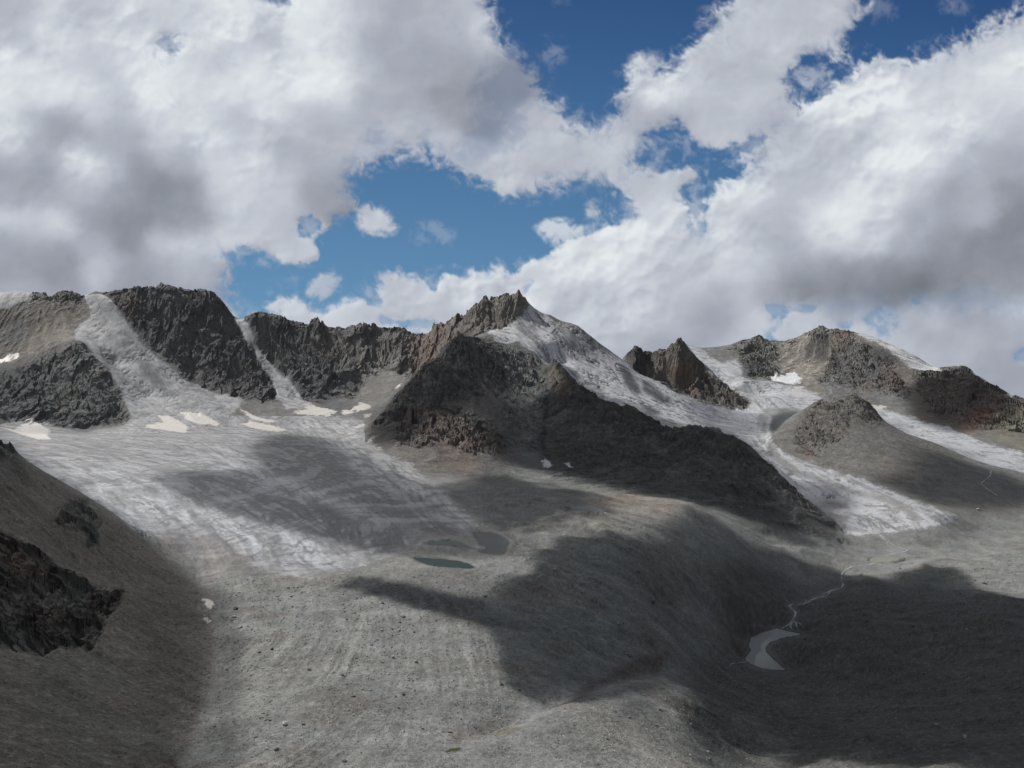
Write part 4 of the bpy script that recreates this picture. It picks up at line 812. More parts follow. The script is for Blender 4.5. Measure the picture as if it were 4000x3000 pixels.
itint(paint([[(3400,1925),(3480,1945),(3560,1985),(3600,2030),(3570,2045),(3530,2000),(3460,1965),(3390,1940)],[(3120,1985),(3230,1955),(3300,1965),(3340,2010),(3290,2050),(3200,2035)],[(3005,1700),(3030,1760),(3120,1830),(3280,1890),(3450,1945),(3430,1955),(3250,1905),(3090,1850),(3000,1780)],[(2960,1620),(3000,1590),(3120,1592),(3150,1605),(3060,1602),(3005,1630),(2990,1700),(2975,1690)]], 5, 14)*(GY > 1700), (.17,.165,.16), .7)
# moraine rim of the hanging hollow in the right glacier
hol = paint([[(3005,1660),(3020,1620),(3060,1598),(3110,1600),(3150,1625),(3080,1665),(3015,1712)]], 6, 10)*(GY > 2500)
itint(hol, (.065,.068,.07), .97)
ie = smooth(.32, .72, ICEALL+.9*(n2+.8*n3+.6*sF)*(4*ICEALL*(1-ICEALL)))[..., None]
C = C*(1-ie)+I*ie
# ---- old snow
SNOW = [
 ([(0,1668),(60,1680),(85,1660),(110,1645),(135,1643),(160,1662),(195,1680),(183,1698),(196,1713),(150,1716),(100,1702),(60,1690)], 1800, 3050, 'pointed beige patch of old snow at the far left foot of the wall'),
 ([(618,1625),(660,1624),(692,1640),(735,1668),(725,1690),(640,1680),(560,1668),(590,1655),(640,1650)], 2500, 3200, 'broad beige snow patch at the foot of the hanging ice tongue'),
 ([(705,1610),(780,1613),(820,1630),(858,1655),(850,1661),(780,1656),(725,1638)], 2500, 3250, 'beige snow patch just right of the broad one below the ice tongue'),
 ([(945,1600),(1000,1628),(1078,1645),(1070,1652),(1000,1642),(955,1620)], 2500, 3300, 'thin slanting streak of snow on the upper left glacier'),
 ([(975,1645),(1060,1662),(1125,1680),(1085,1685),(1000,1676),(940,1656)], 2000, 3200, 'lower elongated bright snow streak on the upper left glacier'),
 ([(1135,1612),(1185,1602),(1210,1580),(1280,1598),(1312,1604),(1290,1625),(1230,1622),(1160,1617)], 2600, 3400, 'wide crescent of snow at the back of the cirque'),
 ([(1330,1614),(1365,1598),(1415,1572),(1450,1585),(1440,1600),(1385,1606),(1345,1620)], 2600, 3400, 'jagged snow patch on the right side of the cirque'),
 ([(1418,1625),(1452,1614),(1445,1628),(1425,1634)], 2300, 3300, 'small snow speck between larger patches on the cirque side'),
 ([(1375,1670),(1430,1652),(1428,1660),(1395,1672)], 2300, 3300, 'thin snow sliver at the foot of the dark spur'),
 ([(1538,1513),(1560,1502),(1578,1499),(1560,1514),(1545,1518)], 2600, 3600, 'little snow spot high on the grey cirque scree'),
 ([(2118,1797),(2135,1794),(2150,1803),(2156,1812),(2150,1826),(2133,1832),(2122,1815)], 1700, 2300, 'small white snow patch in the hollow at the foot of the dark gully'),
 ([(2198,1790),(2215,1802),(2233,1824),(2228,1828),(2208,1810)], 1700, 2300, 'slanting white snow sliver right of the gully foot'),
 ([(3010,1468),(3060,1464),(3080,1455),(3102,1452),(3118,1470),(3134,1478),(3125,1494),(3090,1502),(3040,1490),(3012,1486)], 3300, 4600, 'bright ragged snow field at the head of the right glacier'),
 ([(3098,1508),(3125,1504),(3138,1515),(3134,1523),(3102,1518)], 3300, 4600, 'small snow blob below the bright snow field of the right glacier'),
 ([(3088,1531),(3130,1533),(3182,1536),(3160,1543),(3100,1543)], 3200, 4600, 'flat snow strip along the upper right glacier'),
 ([(2545,1642),(2600,1653),(2640,1656),(2700,1664),(2695,1700),(2620,1690),(2570,1668)], 2500, 3100, 'pinkish snow apron hard behind the dark ridge crest'),
 ([(3400,1584),(3440,1583),(3465,1589),(3440,1599),(3412,1596)], 3000, 3900, 'small snow spot at the head of the glacier right of the rocky knob'),
 ([(792,2346),(812,2344),(835,2358),(836,2372),(820,2382),(800,2362)], 550, 760, 'larger dirty snow remnant where the scree meets the gravel moraine'),
 ([(794,2416),(818,2414),(820,2424),(806,2430)], 550, 760, 'smaller dirty snow remnant just below the larger one'),
 ([(-60,1405),(0,1400),(40,1385),(72,1378),(70,1390),(30,1412),(-60,1425)], 2900, 3900, 'dirty snow strip high at the left edge of the wall'),
]
snowid = np.zeros(GU.shape, np.int16)
for i, (P, a, b, lab) in enumerate(SNOW):
    P = np.array(P, float)
    q = (GU > P[:, 0].min()-30) & (GU < P[:, 0].max()+30) & (GY > a) & (GY < b) & (V0 < P[:, 1].max()+30) & (V0 > P[:, 1].min()-30)
    m = np.zeros(GU.shape, bool); m[q] = inpoly(GU[q]+16*n3[q]+22*n2[q], V0[q]+9*n2[q]+4*n3[q], P)
    if b > 2550: m &= ((GY > spurY(GU)+15) | (GU < 1425))
    # keep one connected piece
    pts = set(zip(*np.nonzero(m))); best = []
    while pts:
        st_ = [pts.pop()]; comp = [st_[0]]
        while st_:
            r_, c_ = st_.pop()
            for nb in ((r_+1, c_), (r_-1, c_), (r_, c_+1), (r_, c_-1)):
                if nb in pts: pts.remove(nb); st_.append(nb); comp.append(nb)
        if len(comp) > len(best): best = comp
    if best:
        b_ = np.array(best); snowid[b_[:, 0], b_[:, 1]] = i+1
sn = (snowid > 0)
C[sn] = rgb(.48, .45, .41)*(1+.25*n3[sn]+.35*n2[sn])[:, None]
dirt = smooth(.0, .4, n3[sn]+n2[sn])[:, None]*.5; C[sn] = C[sn]*(1-dirt)+rgb(.27, .25, .22)*dirt
wh = np.isin(snowid, [11, 12, 13])
C[wh] = rgb(.62, .62, .62)
C[:] = np.clip(C, .012, .85)
# wet silt round the water and pale gravel along the streams
def nearline(P, wd, closed=False):
    P = np.array(P, float); q = (GU > P[:, 0].min()-60) & (GU < P[:, 0].max()+60) & (VV > P[:, 1].min()-40) & (VV < P[:, 1].max()+40)
    su, sv = GU[q], VV[q]; d = np.full(su.shape, 1e9)
    segs = list(zip(P[:-1], P[1:]))+([(P[-1], P[0])] if closed else [])
    for a, b in segs:
        e = b-a; t_ = np.clip(((su-a[0])*e[0]+(sv-a[1])*e[1])/max((e**2).sum(), 1e-6), 0, 1)
        d = np.minimum(d, np.hypot(su-a[0]-t_*e[0], (sv-a[1]-t_*e[1])*1.7))
    out = np.zeros(GU.shape, np.float32); out[q] = smooth(wd, wd*.25, d+wd*.7*n2[q]); return out
for l_ in LAKES:
    k_ = 16 if l_[0] == 'lake' else 9
    tint(nearline(l_[1], k_*1.8, True), (.20,.205,.195), .45)
    tint(nearline(l_[1], k_*.7, True), (.085,.088,.082), .6)
tint(nearline([(3438,2088),(3500,2135),(3548,2148),(3450,2172),(3400,2206),(3330,2212),(3290,2240),(3296,2285),(3240,2308),(3165,2345),(3085,2364),(3110,2395),(3090,2440)], 26), (.20,.205,.20), .5)
C[:] = np.clip(C, .012, .85)
# ------------------------------------------------------------ materials
def mat(name): 
    m = bpy.data.materials.new(name); m.use_nodes = True; return m, m.node_tree, m.node_tree.nodes['Principled BSDF']
def ground_mat(name, rough, bump, scales, var, spec=.25):
    m, t, b = mat(name); N = t.nodes.new; L = t.links.new
    at_ = N('ShaderNodeAttribute'); at_.attribute_name = 'albedo'
    tc = N('ShaderNodeTexCoord')
    cur = None
    for sc_, k in scales:
        n = N('ShaderNodeTexNoise'); n.inputs['Scale'].default_value = sc_; n.inputs['Detail'].default_value = 5; n.inputs['Roughness'].default_value = .65
        L(tc.outputs['Object'], n.inputs['Vector'])
        mm = N('ShaderNodeMath'); mm.operation = 'MULTIPLY_ADD'; L(n.outputs['Fac'], mm.inputs[0]); mm.inputs[1].default_value = k
        if cur is None: mm.inputs[2].default_value = 0
        else: L(cur.outputs[0], mm.inputs[2])
        cur = mm
    tot = sum(k for _, k in scales)
    g = N('ShaderNodeMath'); g.operation = 'MULTIPLY_ADD'; L(cur.outputs[0], g.inputs[0]); g.inputs[1].default_value = var/tot*2; g.inputs[2].default_value = 1-var
    mix = N('ShaderNodeVectorMath'); mix.operation = 'SCALE'; L(at_.outputs['Color'], mix.inputs[0]); L(g.outputs[0], mix.inputs['Scale'])
    L(mix.outputs[0], b.inputs['Base Color'])
    bp = N('ShaderNodeBump'); bp.inputs['Strength'].default_value = 1; bp.inputs['Distance'].default_value = bump
    L(cur.outputs[0], bp.inputs['Height']); L(bp.outputs[0], b.inputs['Normal'])
    b.inputs['Roughness'].default_value = rough; b.inputs['Specular IOR Level'].default_value = spec
    return m
M_rock = ground_mat('weathered_rock', .92, 5, [(.07, 1), (.25, .7)], 1.1)
M_grav = ground_mat('moraine_gravel', .95, 1.0, [(.35, 1), (1.1, .9)], 1.0)
M_ice = ground_mat('dirty_glacier_ice', .7, 1.4, [(.12, 1), (.5, .6)], .6, .25)
M_snow = ground_mat('old_snow', .6, .3, [(.15, 1), (.6, .4)], .12, .4)
M_hill = ground_mat('hillside_scree', .95, 1.2, [(.3, 1), (1.0, .9)], 1.0)
def water(name, col, rough, bumpd=.02):
    m, t, b = mat(name)
    n = t.nodes.new('ShaderNodeTexNoise'); n.inputs['Scale'].default_value = .35; n.inputs['Detail'].default_value = 3
    tc = t.nodes.new('ShaderNodeTexCoord'); t.links.new(tc.outputs['Object'], n.inputs['Vector'])
    bp = t.nodes.new('ShaderNodeBump'); bp.inputs['Distance'].default_value = bumpd; t.links.new(n.outputs['Fac'], bp.inputs['Height']); t.links.new(bp.outputs[0], b.inputs['Normal'])
    cr = t.nodes.new('ShaderNodeMix'); cr.data_type = 'RGBA'; t.links.new(n.outputs['Fac'], cr.inputs[0])
    cr.inputs[6].default_value = tuple(c*.8 for c in col)+(1,); cr.inputs[7].default_value = tuple(min(c*1.15, 1) for c in col)+(1,)
    t.links.new(cr.outputs[2], b.inputs['Base Color'])
    b.inputs['Roughness'].default_value = rough; b.inputs['IOR'].default_value = 1.2
    return m
WAT = {'silt': water('silty_water', (.30, .32, .31), .75), 'green': water('green_water', (.028, .040, .034), .35),
       'murk': water('murky_water', (.09, .098, .09), .35), 'ochre': water('ochre_water', (.16, .16, .115), .15),
       'mud': water('muddy_water', (.17, .155, .11), .2), 'moss': water('mossy_water', (.05, .055, .02), .25),
       'stream': water('stream_water', (.30, .31, .31), .3, .05)}

def tag(o, label=None, cat=None, group=None, kind=None):
    if label: o['label'] = label
    if cat: o['category'] = cat
    if group: o['group'] = group
    if kind: o['kind'] = kind
    return o
def mesh_obj(name, co, faces, m, smoothf=True, colors=None, fl=4):
    me = bpy.data.meshes.new(name)
    nf = len(faces)
    me.vertices.add(len(co)); me.vertices.foreach_set('co', np.ascontiguousarray(co, np.float32).ravel())
    me.loops.add(nf*fl); me.loops.foreach_set('vertex_index', np.ascontiguousarray(faces, np.int32).ravel())
    me.polygons.add(nf); me.polygons.foreach_set('loop_start', np.arange(nf, dtype=np.int32)*fl)
    me.polygons.foreach_set('use_smooth', np.full(nf, smoothf))
    me.update(calc_edges=True)
    if colors is not None:
        a = me.color_attributes.new('albedo', 'FLOAT_COLOR', 'POINT')
        a.data.foreach_set('color', np.concatenate([colors, np.ones((len(colors), 1), np.float32)], 1).astype(np.float32).ravel())
    me.materials.append(m)
    o = bpy.data.objects.new(name, me); sc.collection.objects.link(o)
    return o

# ------------------------------------------------------------ split the relief into its bodies
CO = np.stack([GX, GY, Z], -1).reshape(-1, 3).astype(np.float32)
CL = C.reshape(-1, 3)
idx = np.arange(NR*NC).reshape(NR, NC)
FQ = np.stack([idx[:-1, :-1], idx[:-1, 1:], idx[1:, 1:], idx[1:, :-1]], -1)
def cc(a): return (a[:-1, :-1]+a[1:, 1:]+a[:-1, 1:]+a[1:, :-1])/4
fu, fY, fv = cc(GU), cc(GY), cc(V0)
cls = np.zeros(fu.shape, np.int16)
BODY = [None]
def body(mask, name, label, cat, m, kind='structure', group=None):
    BODY.append((name, label, cat, m, kind, group)); cls[mask] = len(BODY)-1
def pin(P): return inpoly(fu, fv, P)
iceF = cc(ICEALL) > .5
mtn = (fv < 1665) & (fY > 2300)
kl = lut([(-800,9999),(2900,9999),(2901,2690),(3010,2700),(3100,2900),(3230,3000),(3400,2900),(3500,2780),(3650,2700),(3870,2540),(4250,2400),(4800,2250)])
body((fY > 2860) & (fu < 1640) & (fv < 1662), 'mountain', 'long jagged dark rock wall closing the cirque on the left, with tan scree at its far left', 'mountain', M_rock)
body((fY > 2860) & pin([(375,900),(900,900),(930,1235),(1000,1340),(1060,1440),(1110,1560),(900,1552),(820,1530),(740,1478),(680,1428),(600,1362),(520,1285),(450,1190),(375,1150)]), 'mountain', 'near-black blocky rock tower between the hanging ice tongue and the narrow ice couloir', 'mountain', M_rock)
body((fY > 2860) & pin([(-800,1500),(0,1468),(150,1392),(320,1335),(400,1425),(475,1540),(515,1665),(-800,1668)]), 'mountain', 'greenish-grey rock buttress left of the foot of the hanging ice tongue', 'mountain', M_rock)
body((fY > 2700) & (fY < 5300) & (fu >= 1600) & (fu < 2660) & (fY > spurY(fu)+20) & (fv < 1720), 'mountain', 'twin-horned brown summit in the centre above the white ice face', 'mountain', M_rock)
body((fY > 3150) & (fY < 4600) & pin([(2435,1300),(2680,1300),(2745,1425),(2800,1488),(2935,1560),(2935,1612),(2820,1600),(2640,1540),(2500,1480),(2425,1420)]), 'mountain', 'rust-streaked rocky peak with a darker horn on its left, right of the central summit', 'mountain', M_rock)
body((fu > 2700) & (fY > 3000) & ((fY > 3500) | (fu > 3150)) & (cls == 0) & (fv < 1900), 'mountain', 'broad tan and brown scree mountain with a small pointed top at the right skyline', 'mountain', M_rock)
body((fY > 1560) & (fY < spurY(fu)+120) & pin([(1400,1720),(1420,1100),(3300,1100),(3400,2120),(3280,2110),(3080,2090),(2950,2040),(2800,1990),(2650,1955),(2500,1935),(2350,1918),(2200,1898),(2060,1882),(1950,1865),(1850,1872),(1720,1852),(1600,1805),(1520,1780)]) & (fY < 3150), 'mountain', 'dark shaded double spur standing in front of the central summit', 'mountain', M_rock)
body((fY > 2120) & (fY < kl(fu)+110) & pin([(3000,1400),(4780,1400),(4780,2000),(4250,1960),(4000,1920),(3800,1890),(3600,1905),(3500,1895),(3400,1860),(3250,1830),(3110,1785),(3020,1730)]) & (fu > 3005), 'rock_knob', 'craggy brown rock knob rising between the two branches of the right glacier', 'rock', M_rock)
body(pin([(-800,900),(0,1600),(400,1940),(560,2085),(660,2150),(745,2235),(812,2308),(840,2400),(858,2480),(845,2600),(815,2700),(775,2850),(695,3000),(560,3400),(-800,4500)]) & (fY < 905), 'hillside', 'dark brown scree slope with black cliffs rising on the near left', 'hillside', M_hill)
im_ = cc(ice['left']) > .5
body(im_, 'glacier', 'wide grey dirt-striped glacier filling the left half of the valley', 'glacier', M_ice)
body((cc(ice['tongue']) > .5), 'glacier', 'steep crevassed ice tongue hanging left of the near-black tower', 'glacier', M_ice)
body((cc(ice['couloir']) > .5), 'glacier', 'narrow ice couloir just right of the near-black tower', 'glacier', M_ice)
body((cc(ice['right']) > .5), 'glacier', 'bright white glacier curving down between the dark spur and the rock knob', 'glacier', M_ice)
body((cc(ice['summit']) > .5), 'glacier', 'steep grey-white ice face on the right flank of the central summit', 'glacier', M_ice)
body((cc(ice['far']) > .5), 'glacier', 'pale glacier branch behind the rock knob running out at the right edge', 'glacier', M_ice)
body((cc(ice['cap']) > .5), 'glacier', 'smooth white ice cap along the right skyline beside the pointed top', 'glacier', M_ice)
body((cc(ice['cap2']) > .5), 'glacier', 'thin white ice rim low on the far right skyline', 'glacier', M_ice)
body((cc(ice['cap3']) > .5), 'glacier', 'small grey ice band on the skyline at the far left edge', 'glacier', M_ice)
sf = snowid[:-1, :-1]
for i, (P, a, b, lab) in enumerate(SNOW):
    body(sf == i+1, 'snow_patch', lab, 'snow patch', M_snow, None, 'patches of old snow')
BODY[0] = ('moraine', 'grey gravel moraine covering the valley floor', None, M_grav, 'structure', None)
cf = cls.ravel(); Ff = FQ.reshape(-1, 4)
order = np.argsort(cf, kind='stable'); bounds = np.searchsorted(cf[order], np.arange(len(BODY)+1))
for i, (name, label, cat, m, kind, group) in enumerate(BODY):
    f = Ff[order[bounds[i]:bounds[i+1]]]
    if len(f) == 0: print('EMPTY', label); continue
    used = np.zeros(NR*NC, bool); used[f.ravel()] = True
    new = np.cumsum(used)-1
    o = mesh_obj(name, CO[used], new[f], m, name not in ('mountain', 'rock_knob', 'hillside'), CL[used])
    tag(o, label, cat, group, kind)

# ------------------------------------------------------------ lakes and streams
def fill(P2, z, name, m):
    n = len(P2); co = np.concatenate([[[x, y, z] for x, y in P2], [[x, y, z-.6] for x, y in P2]])
    me = bpy.data.meshes.new(name)
    me.from_pydata([tuple(c) for c in co], [], [tuple(range(n))]+[tuple(range(2*n-1, n-1, -1))]+[(i, i+n, (i+1) % n+n, (i+1) % n) for i in range(n)])
    me.materials.append(m); o = bpy.data.objects.new(name, me); sc.collection.objects.link(o); return o
for nm, P, lev, lab, mt, band in LAKES:
    Q = []
    P = np.array(P, float); c = P.mean(0)
    for a, b in zip(P, np.roll(P, -1, 0)):
        for k in range(4):
            t = k/4; q = a*(1-t)+b*t
            e = b-a; nn = np.array([e[1], -e[0]])/max(np.hypot(*e), 1); 
            q = q+nn*1.5*math.sin(q[0]*.35+q[1]*.5)
            Y = lev*F/(1500-q[1]); Q.append(((q[0]-2000)/F*Y, Y))
    o = fill(Q, lev, nm, WAT[mt]); tag(o, lab, nm, None, None); o['kind'] = 'structure'
rs = np.random.RandomState(5)
def surf(x, y): 
    u = 2000+F*x/y; r = np.searchsorted(Yg, y)-1
    return float(bil(Z, np.array([(u-U0)/DU]), np.array([r+(y-Yg[r])/(Yg[r+1]-Yg[r])]))[0])
def stream(strands, name, label, m=None):
    co = []; fa = []
    for pts, wd in strands:
        p = []
        for a, b in zip(pts[:-1], pts[1:]):
            n = max(2, int(math.hypot(b[0]-a[0], b[1]-a[1])/6))
            for i in range(n):
                t = i/n; q = (a[0]+(b[0]-a[0])*t, a[1]+(b[1]-a[1])*t)
                h = at(q[0]+2.5*math.sin(q[1]*.31+q[0]*.1), q[1])
                if h and (not p or math.hypot(h[0]-p[-1][0], h[1]-p[-1][1]) < 90): p.append(h)
        p = np.array(p)
        if len(p) < 4: continue
        k = np.array([.25, .5, .25]); 
        for _ in range(2):
            p[1:-1, 0] = .25*p[:-2, 0]+.5*p[1:-1, 0]+.25*p[2:, 0]; p[1:-1, 1] = .25*p[:-2, 1]+.5*p[1:-1, 1]+.25*p[2:, 1]
        d = np.gradient(p[:, :2], axis=0); d /= np.maximum(np.hypot(d[:, 0], d[:, 1]), 1e-6)[:, None]
        base = len(co)
        for i in range(len(p)):
            w_ = wd*(.7+.35*math.sin(i*.9)+.25*math.sin(i*.37+1))
            nx, ny = -d[i, 1]*w_/2, d[i, 0]*w_/2
            for s in (-1, 0, 1):
                x, y = p[i, 0]+s*nx, p[i, 1]+s*ny
                co.append((x, y, max(surf(x, y), surf(p[i, 0], p[i, 1]))+.18))
        for i in range(len(p)-1):
            a = base+3*i
            fa += [(a, a+3, a+4, a+1), (a+1, a+4, a+5, a+2)]
    o = mesh_obj(name, np.array(co), np.array(fa), m or WAT['stream'], True)
    return tag(o, label, 'stream', None, 'structure')
stream([([(3438,2088),(3450,2105),(3475,2118),(3500,2135),(3548,2148),(3525,2158),(3490,2162),(3450,2172)], 4.5),
        ([(3445,2092),(3475,2112),(3460,2125),(3490,2137),(3520,2142)], 2.5),
        ([(3420,2198),(3400,2206),(3330,2212),(3300,2226),(3288,2240),(3290,2255),(3284,2268),(3296,2285),(3288,2296),(3262,2303),(3240,2308),(3236,2325),(3200,2334),(3165,2345),(3140,2360),(3100,2362),(3082,2366),(3095,2380),(3110,2392),(3106,2405),(3096,2425),(3080,2440),(3050,2458)], 3.4),
        ([(3240,2308),(3225,2318),(3205,2330),(3170,2337),(3148,2346),(3140,2358)], 1.8),
        ([(3100,2423),(3112,2432),(3108,2448),(3125,2462)], 2.0), ([(3108,2430),(3130,2436),(3142,2462)], 1.4), ([(3096,2430),(3085,2450),(3100,2462)], 1.6)],
       'stream', 'pale braided meltwater stream winding from the right glacier to the crescent lake')
stream([([(3868,1838),(3872,1850),(3860,1868),(3845,1878),(3830,1888),(3850,1905),(3880,1925),(3900,1940)], 3.2)], 'stream', 'thin silver rivulet on the dark hill at the right edge below the pale glacier branch')
stream([([(2915,2585),(2890,2590),(2860,2592),(2845,2597)], 1.6)], 'stream', 'short trickle joining the left shore of the crescent lake')

# ------------------------------------------------------------ boulders and stones
def boulder_mesh(seed, flat=.75):
    r = np.random.RandomState(seed)
    import bmesh
    bm = bmesh.new(); bmesh.ops.create_icosphere(bm, subdivisions=2, radius=1)
    pl = [(lambda n: n/np.linalg.norm(n))(r.randn(3)) for _ in range(9)]; ds = r.uniform(.55, .85, 9)
    for v in bm.verts:
        c = np.array(v.co)
        for n, d in zip(pl, ds):
            k = c@n
            if k > d: c = c-n*(k-d)
        c = c*(1, .8, flat)*(1+.05*r.randn())
        v.co = c
    me = bpy.data.meshes.new('boulder'); bm.to_mesh(me); bm.free()
    return me
mb, tb, bb = mat('boulder_stone')
oi = tb.nodes.new('ShaderNodeObjectInfo'); cr = tb.nodes.new('ShaderNodeValToRGB')
cr.color_ramp.elements[0].color = (.06, .065, .065, 1); cr.color_ramp.elements[1].color = (.34, .34, .32, 1)
e_ = cr.color_ramp.elements.new(.5); e_.color = (.17, .172, .165, 1)
tb.links.new(oi.outputs['Random'], cr.inputs[0])
nn = tb.nodes.new('ShaderNodeTexNoise'); nn.inputs['Scale'].default_value = 2.5; nn.inputs['Detail'].default_value = 6
tcb = tb.nodes.new('ShaderNodeTexCoord'); tb.links.new(tcb.outputs['Object'], nn.inputs['Vector'])
ml = tb.nodes.new('ShaderNodeVectorMath'); ml.operation = 'SCALE'; ma = tb.nodes.new('ShaderNodeMath'); ma.operation = 'MULTIPLY_ADD'; ma.inputs[1].default_value = .9; ma.inputs[2].default_value = .55
tb.links.new(nn.outputs['Fac'], ma.inputs[0]); tb.links.new(cr.outputs[0], ml.inputs[0]); tb.links.new(ma.outputs[0], ml.inputs['Scale']); tb.links.new(ml.outputs[0], bb.inputs['Base Color'])
bb.inputs['Roughness'].default_value = .9
BM = []
for i in range(6):
    me = boulder_mesh(40+i); me.materials.append(mb); BM.append(me)
def fixed_mat(name, c0, c1):
    m, t, b = mat(name)
    n = t.nodes.new('ShaderNodeTexNoise'); n.inputs['Scale'].default_value = .8; n.inputs['Detail'].default_value = 6
    tc = t.nodes.new('ShaderNodeTexCoord'); t.links.new(tc.outputs['Object'], n.inputs['Vector'])
    r = t.nodes.new('ShaderNodeValToRGB'); r.color_ramp.elements[0].position = .35; r.color_ramp.elements[1].position = .65
    r.color_ramp.elements[0].color = c0+(1,); r.color_ramp.elements[1].color = c1+(1,)
    t.links.new(n.outputs['Fac'], r.inputs[0]); t.links.new(r.outputs[0], b.inputs['Base Color']); b.inputs['Roughness'].default_value = .9
    return m
m_dark = fixed_mat('dark_boulder_stone', (.04, .04, .045), (.09, .09, .095)); m_pale = fixed_mat('pale_boulder_stone', (.30, .29, .27), (.5, .49, .46)); m_rust = fixed_mat('rusty_boulder_stone', (.15, .08, .05), (.3, .17, .1))
def put(me, u, v, size, label, group=None, m=None, zr=0, sc_=(1, 1, 1)):
    h = at(u, v)
    if not h: return
    if m:
        me = me.copy(); me.materials.clear(); me.materials.append(m)
    o = bpy.data.objects.new('boulder', me); sc.collection.objects.link(o)
    o.location = (h[0], h[1], h[2]+size*.18*sc_[2]); o.rotation_euler = (rs.uniform(-.3, .3), rs.uniform(-.3, .3), zr or rs.uniform(0, 6.28))
    o.scale = tuple(size*.5*s for s in sc_)
    tag(o, label, 'boulder', group)
for u, v, px, lab, m, s in [
  (1112,2832,30,'large pale-topped boulder alone on the lower front moraine', m_pale, (1,1,.9)),
  (920,2380,26,'black angular block on the gravel just right of the dirty snow remnants', m_dark, (1.1,1,.8)),
  (937,2452,22,'squat dark grey boulder below the black angular block', None, (1.1,1,.7)),
  (1473,2500,14,'small rounded white boulder above the middle of the front moraine', m_pale, (1,1,.9)),
  (1560,2465,16,'pale boulder beside the gravel flute right of the rounded white one', m_pale, (.9,1,1.1)),
  (1563,2432,15,'dark flat stone just below the edge of the cloud shadow', m_dark, (1.2,1,.6)),
  (1495,2358,18,'dark low block at the shadow edge on the upper moraine', m_dark, (1.3,1,.6)),
  (1536,2570,16,'tall pale stone among smaller stones on the front moraine flute', m_pale, (.8,1,1.2)),
  (1440,2580,13,'light stone left of the tall pale stone', m_pale, (1,1,.8)),
  (1758,2862,18,'reddish-brown block above the mossy puddle', m_rust, (1.2,1,.7)),
  (2458,2562,18,'ochre boulder on the reddish rubble band left of the crescent lake', m_rust, (1.1,1,.8)),
  (1042,2794,15,'rust-tinted boulder left of the large pale-topped one', m_rust, (1.1,1,.8)),
  (3360,2247,20,'pale boulder lying in the shade right of the stream bend', m_pale, (1.1,1,.8)),
  (3820,1880+110,14,'light boulder on the dark hill near the right edge', m_pale, (1,1,.7)),
  (990,2268,12,'pale round boulder just below the glacier front', m_pale, (1,1,.9)),
  (1012,2550,15,'dark boulder in the shallow dip left of the gravel flutes', m_dark, (1.2,1,.7))]:
    h = at(u, v)
    if h: put(BM[rs.randint(6)], u, v, px*h[1]/F, lab, None, m, 0, s)
REG = [([(880,2300),(1400,2260),(2000,2280),(2050,2650),(2000,2820),(1600,3000),(750,3000),(860,2600)], 110),
       ([(1450,2400),(1650,2400),(1620,2800),(1400,2800)], 25), ([(2000,2950),(2400,2700),(2800,2700),(2800,3000),(2000,3000)], 30),
       ([(1950,2150),(2500,2080),(2800,2400),(2500,2620),(2100,2600)], 35), ([(3300,2200),(3990,2160),(3990,2500),(3300,2500)], 22), ([(3000,2650),(3990,2550),(3990,2990),(3000,2990)], 30)]
for P, n in REG:
    P = np.array(P, float); k = 0
    while k < n:
        u, v = rs.uniform(P[:, 0].min(), P[:, 0].max()), rs.uniform(P[:, 1].min(), P[:, 1].max())
        if not inpoly(np.array([u]), np.array([v]), P)[0]: continue
        k += 1; h = at(u, v)
        if h: put(BM[rs.randint(6)], u, v, rs.uniform(6, 10)*(1+rs.rand()**4*1.4)*max(h[1], 420)/F, 'grey weathered boulder lying loose on the gravel moraine', 'boulders strewn over the moraine', None, 0, (rs.uniform(.9, 1.3), 1, rs.uniform(.6, .9)))
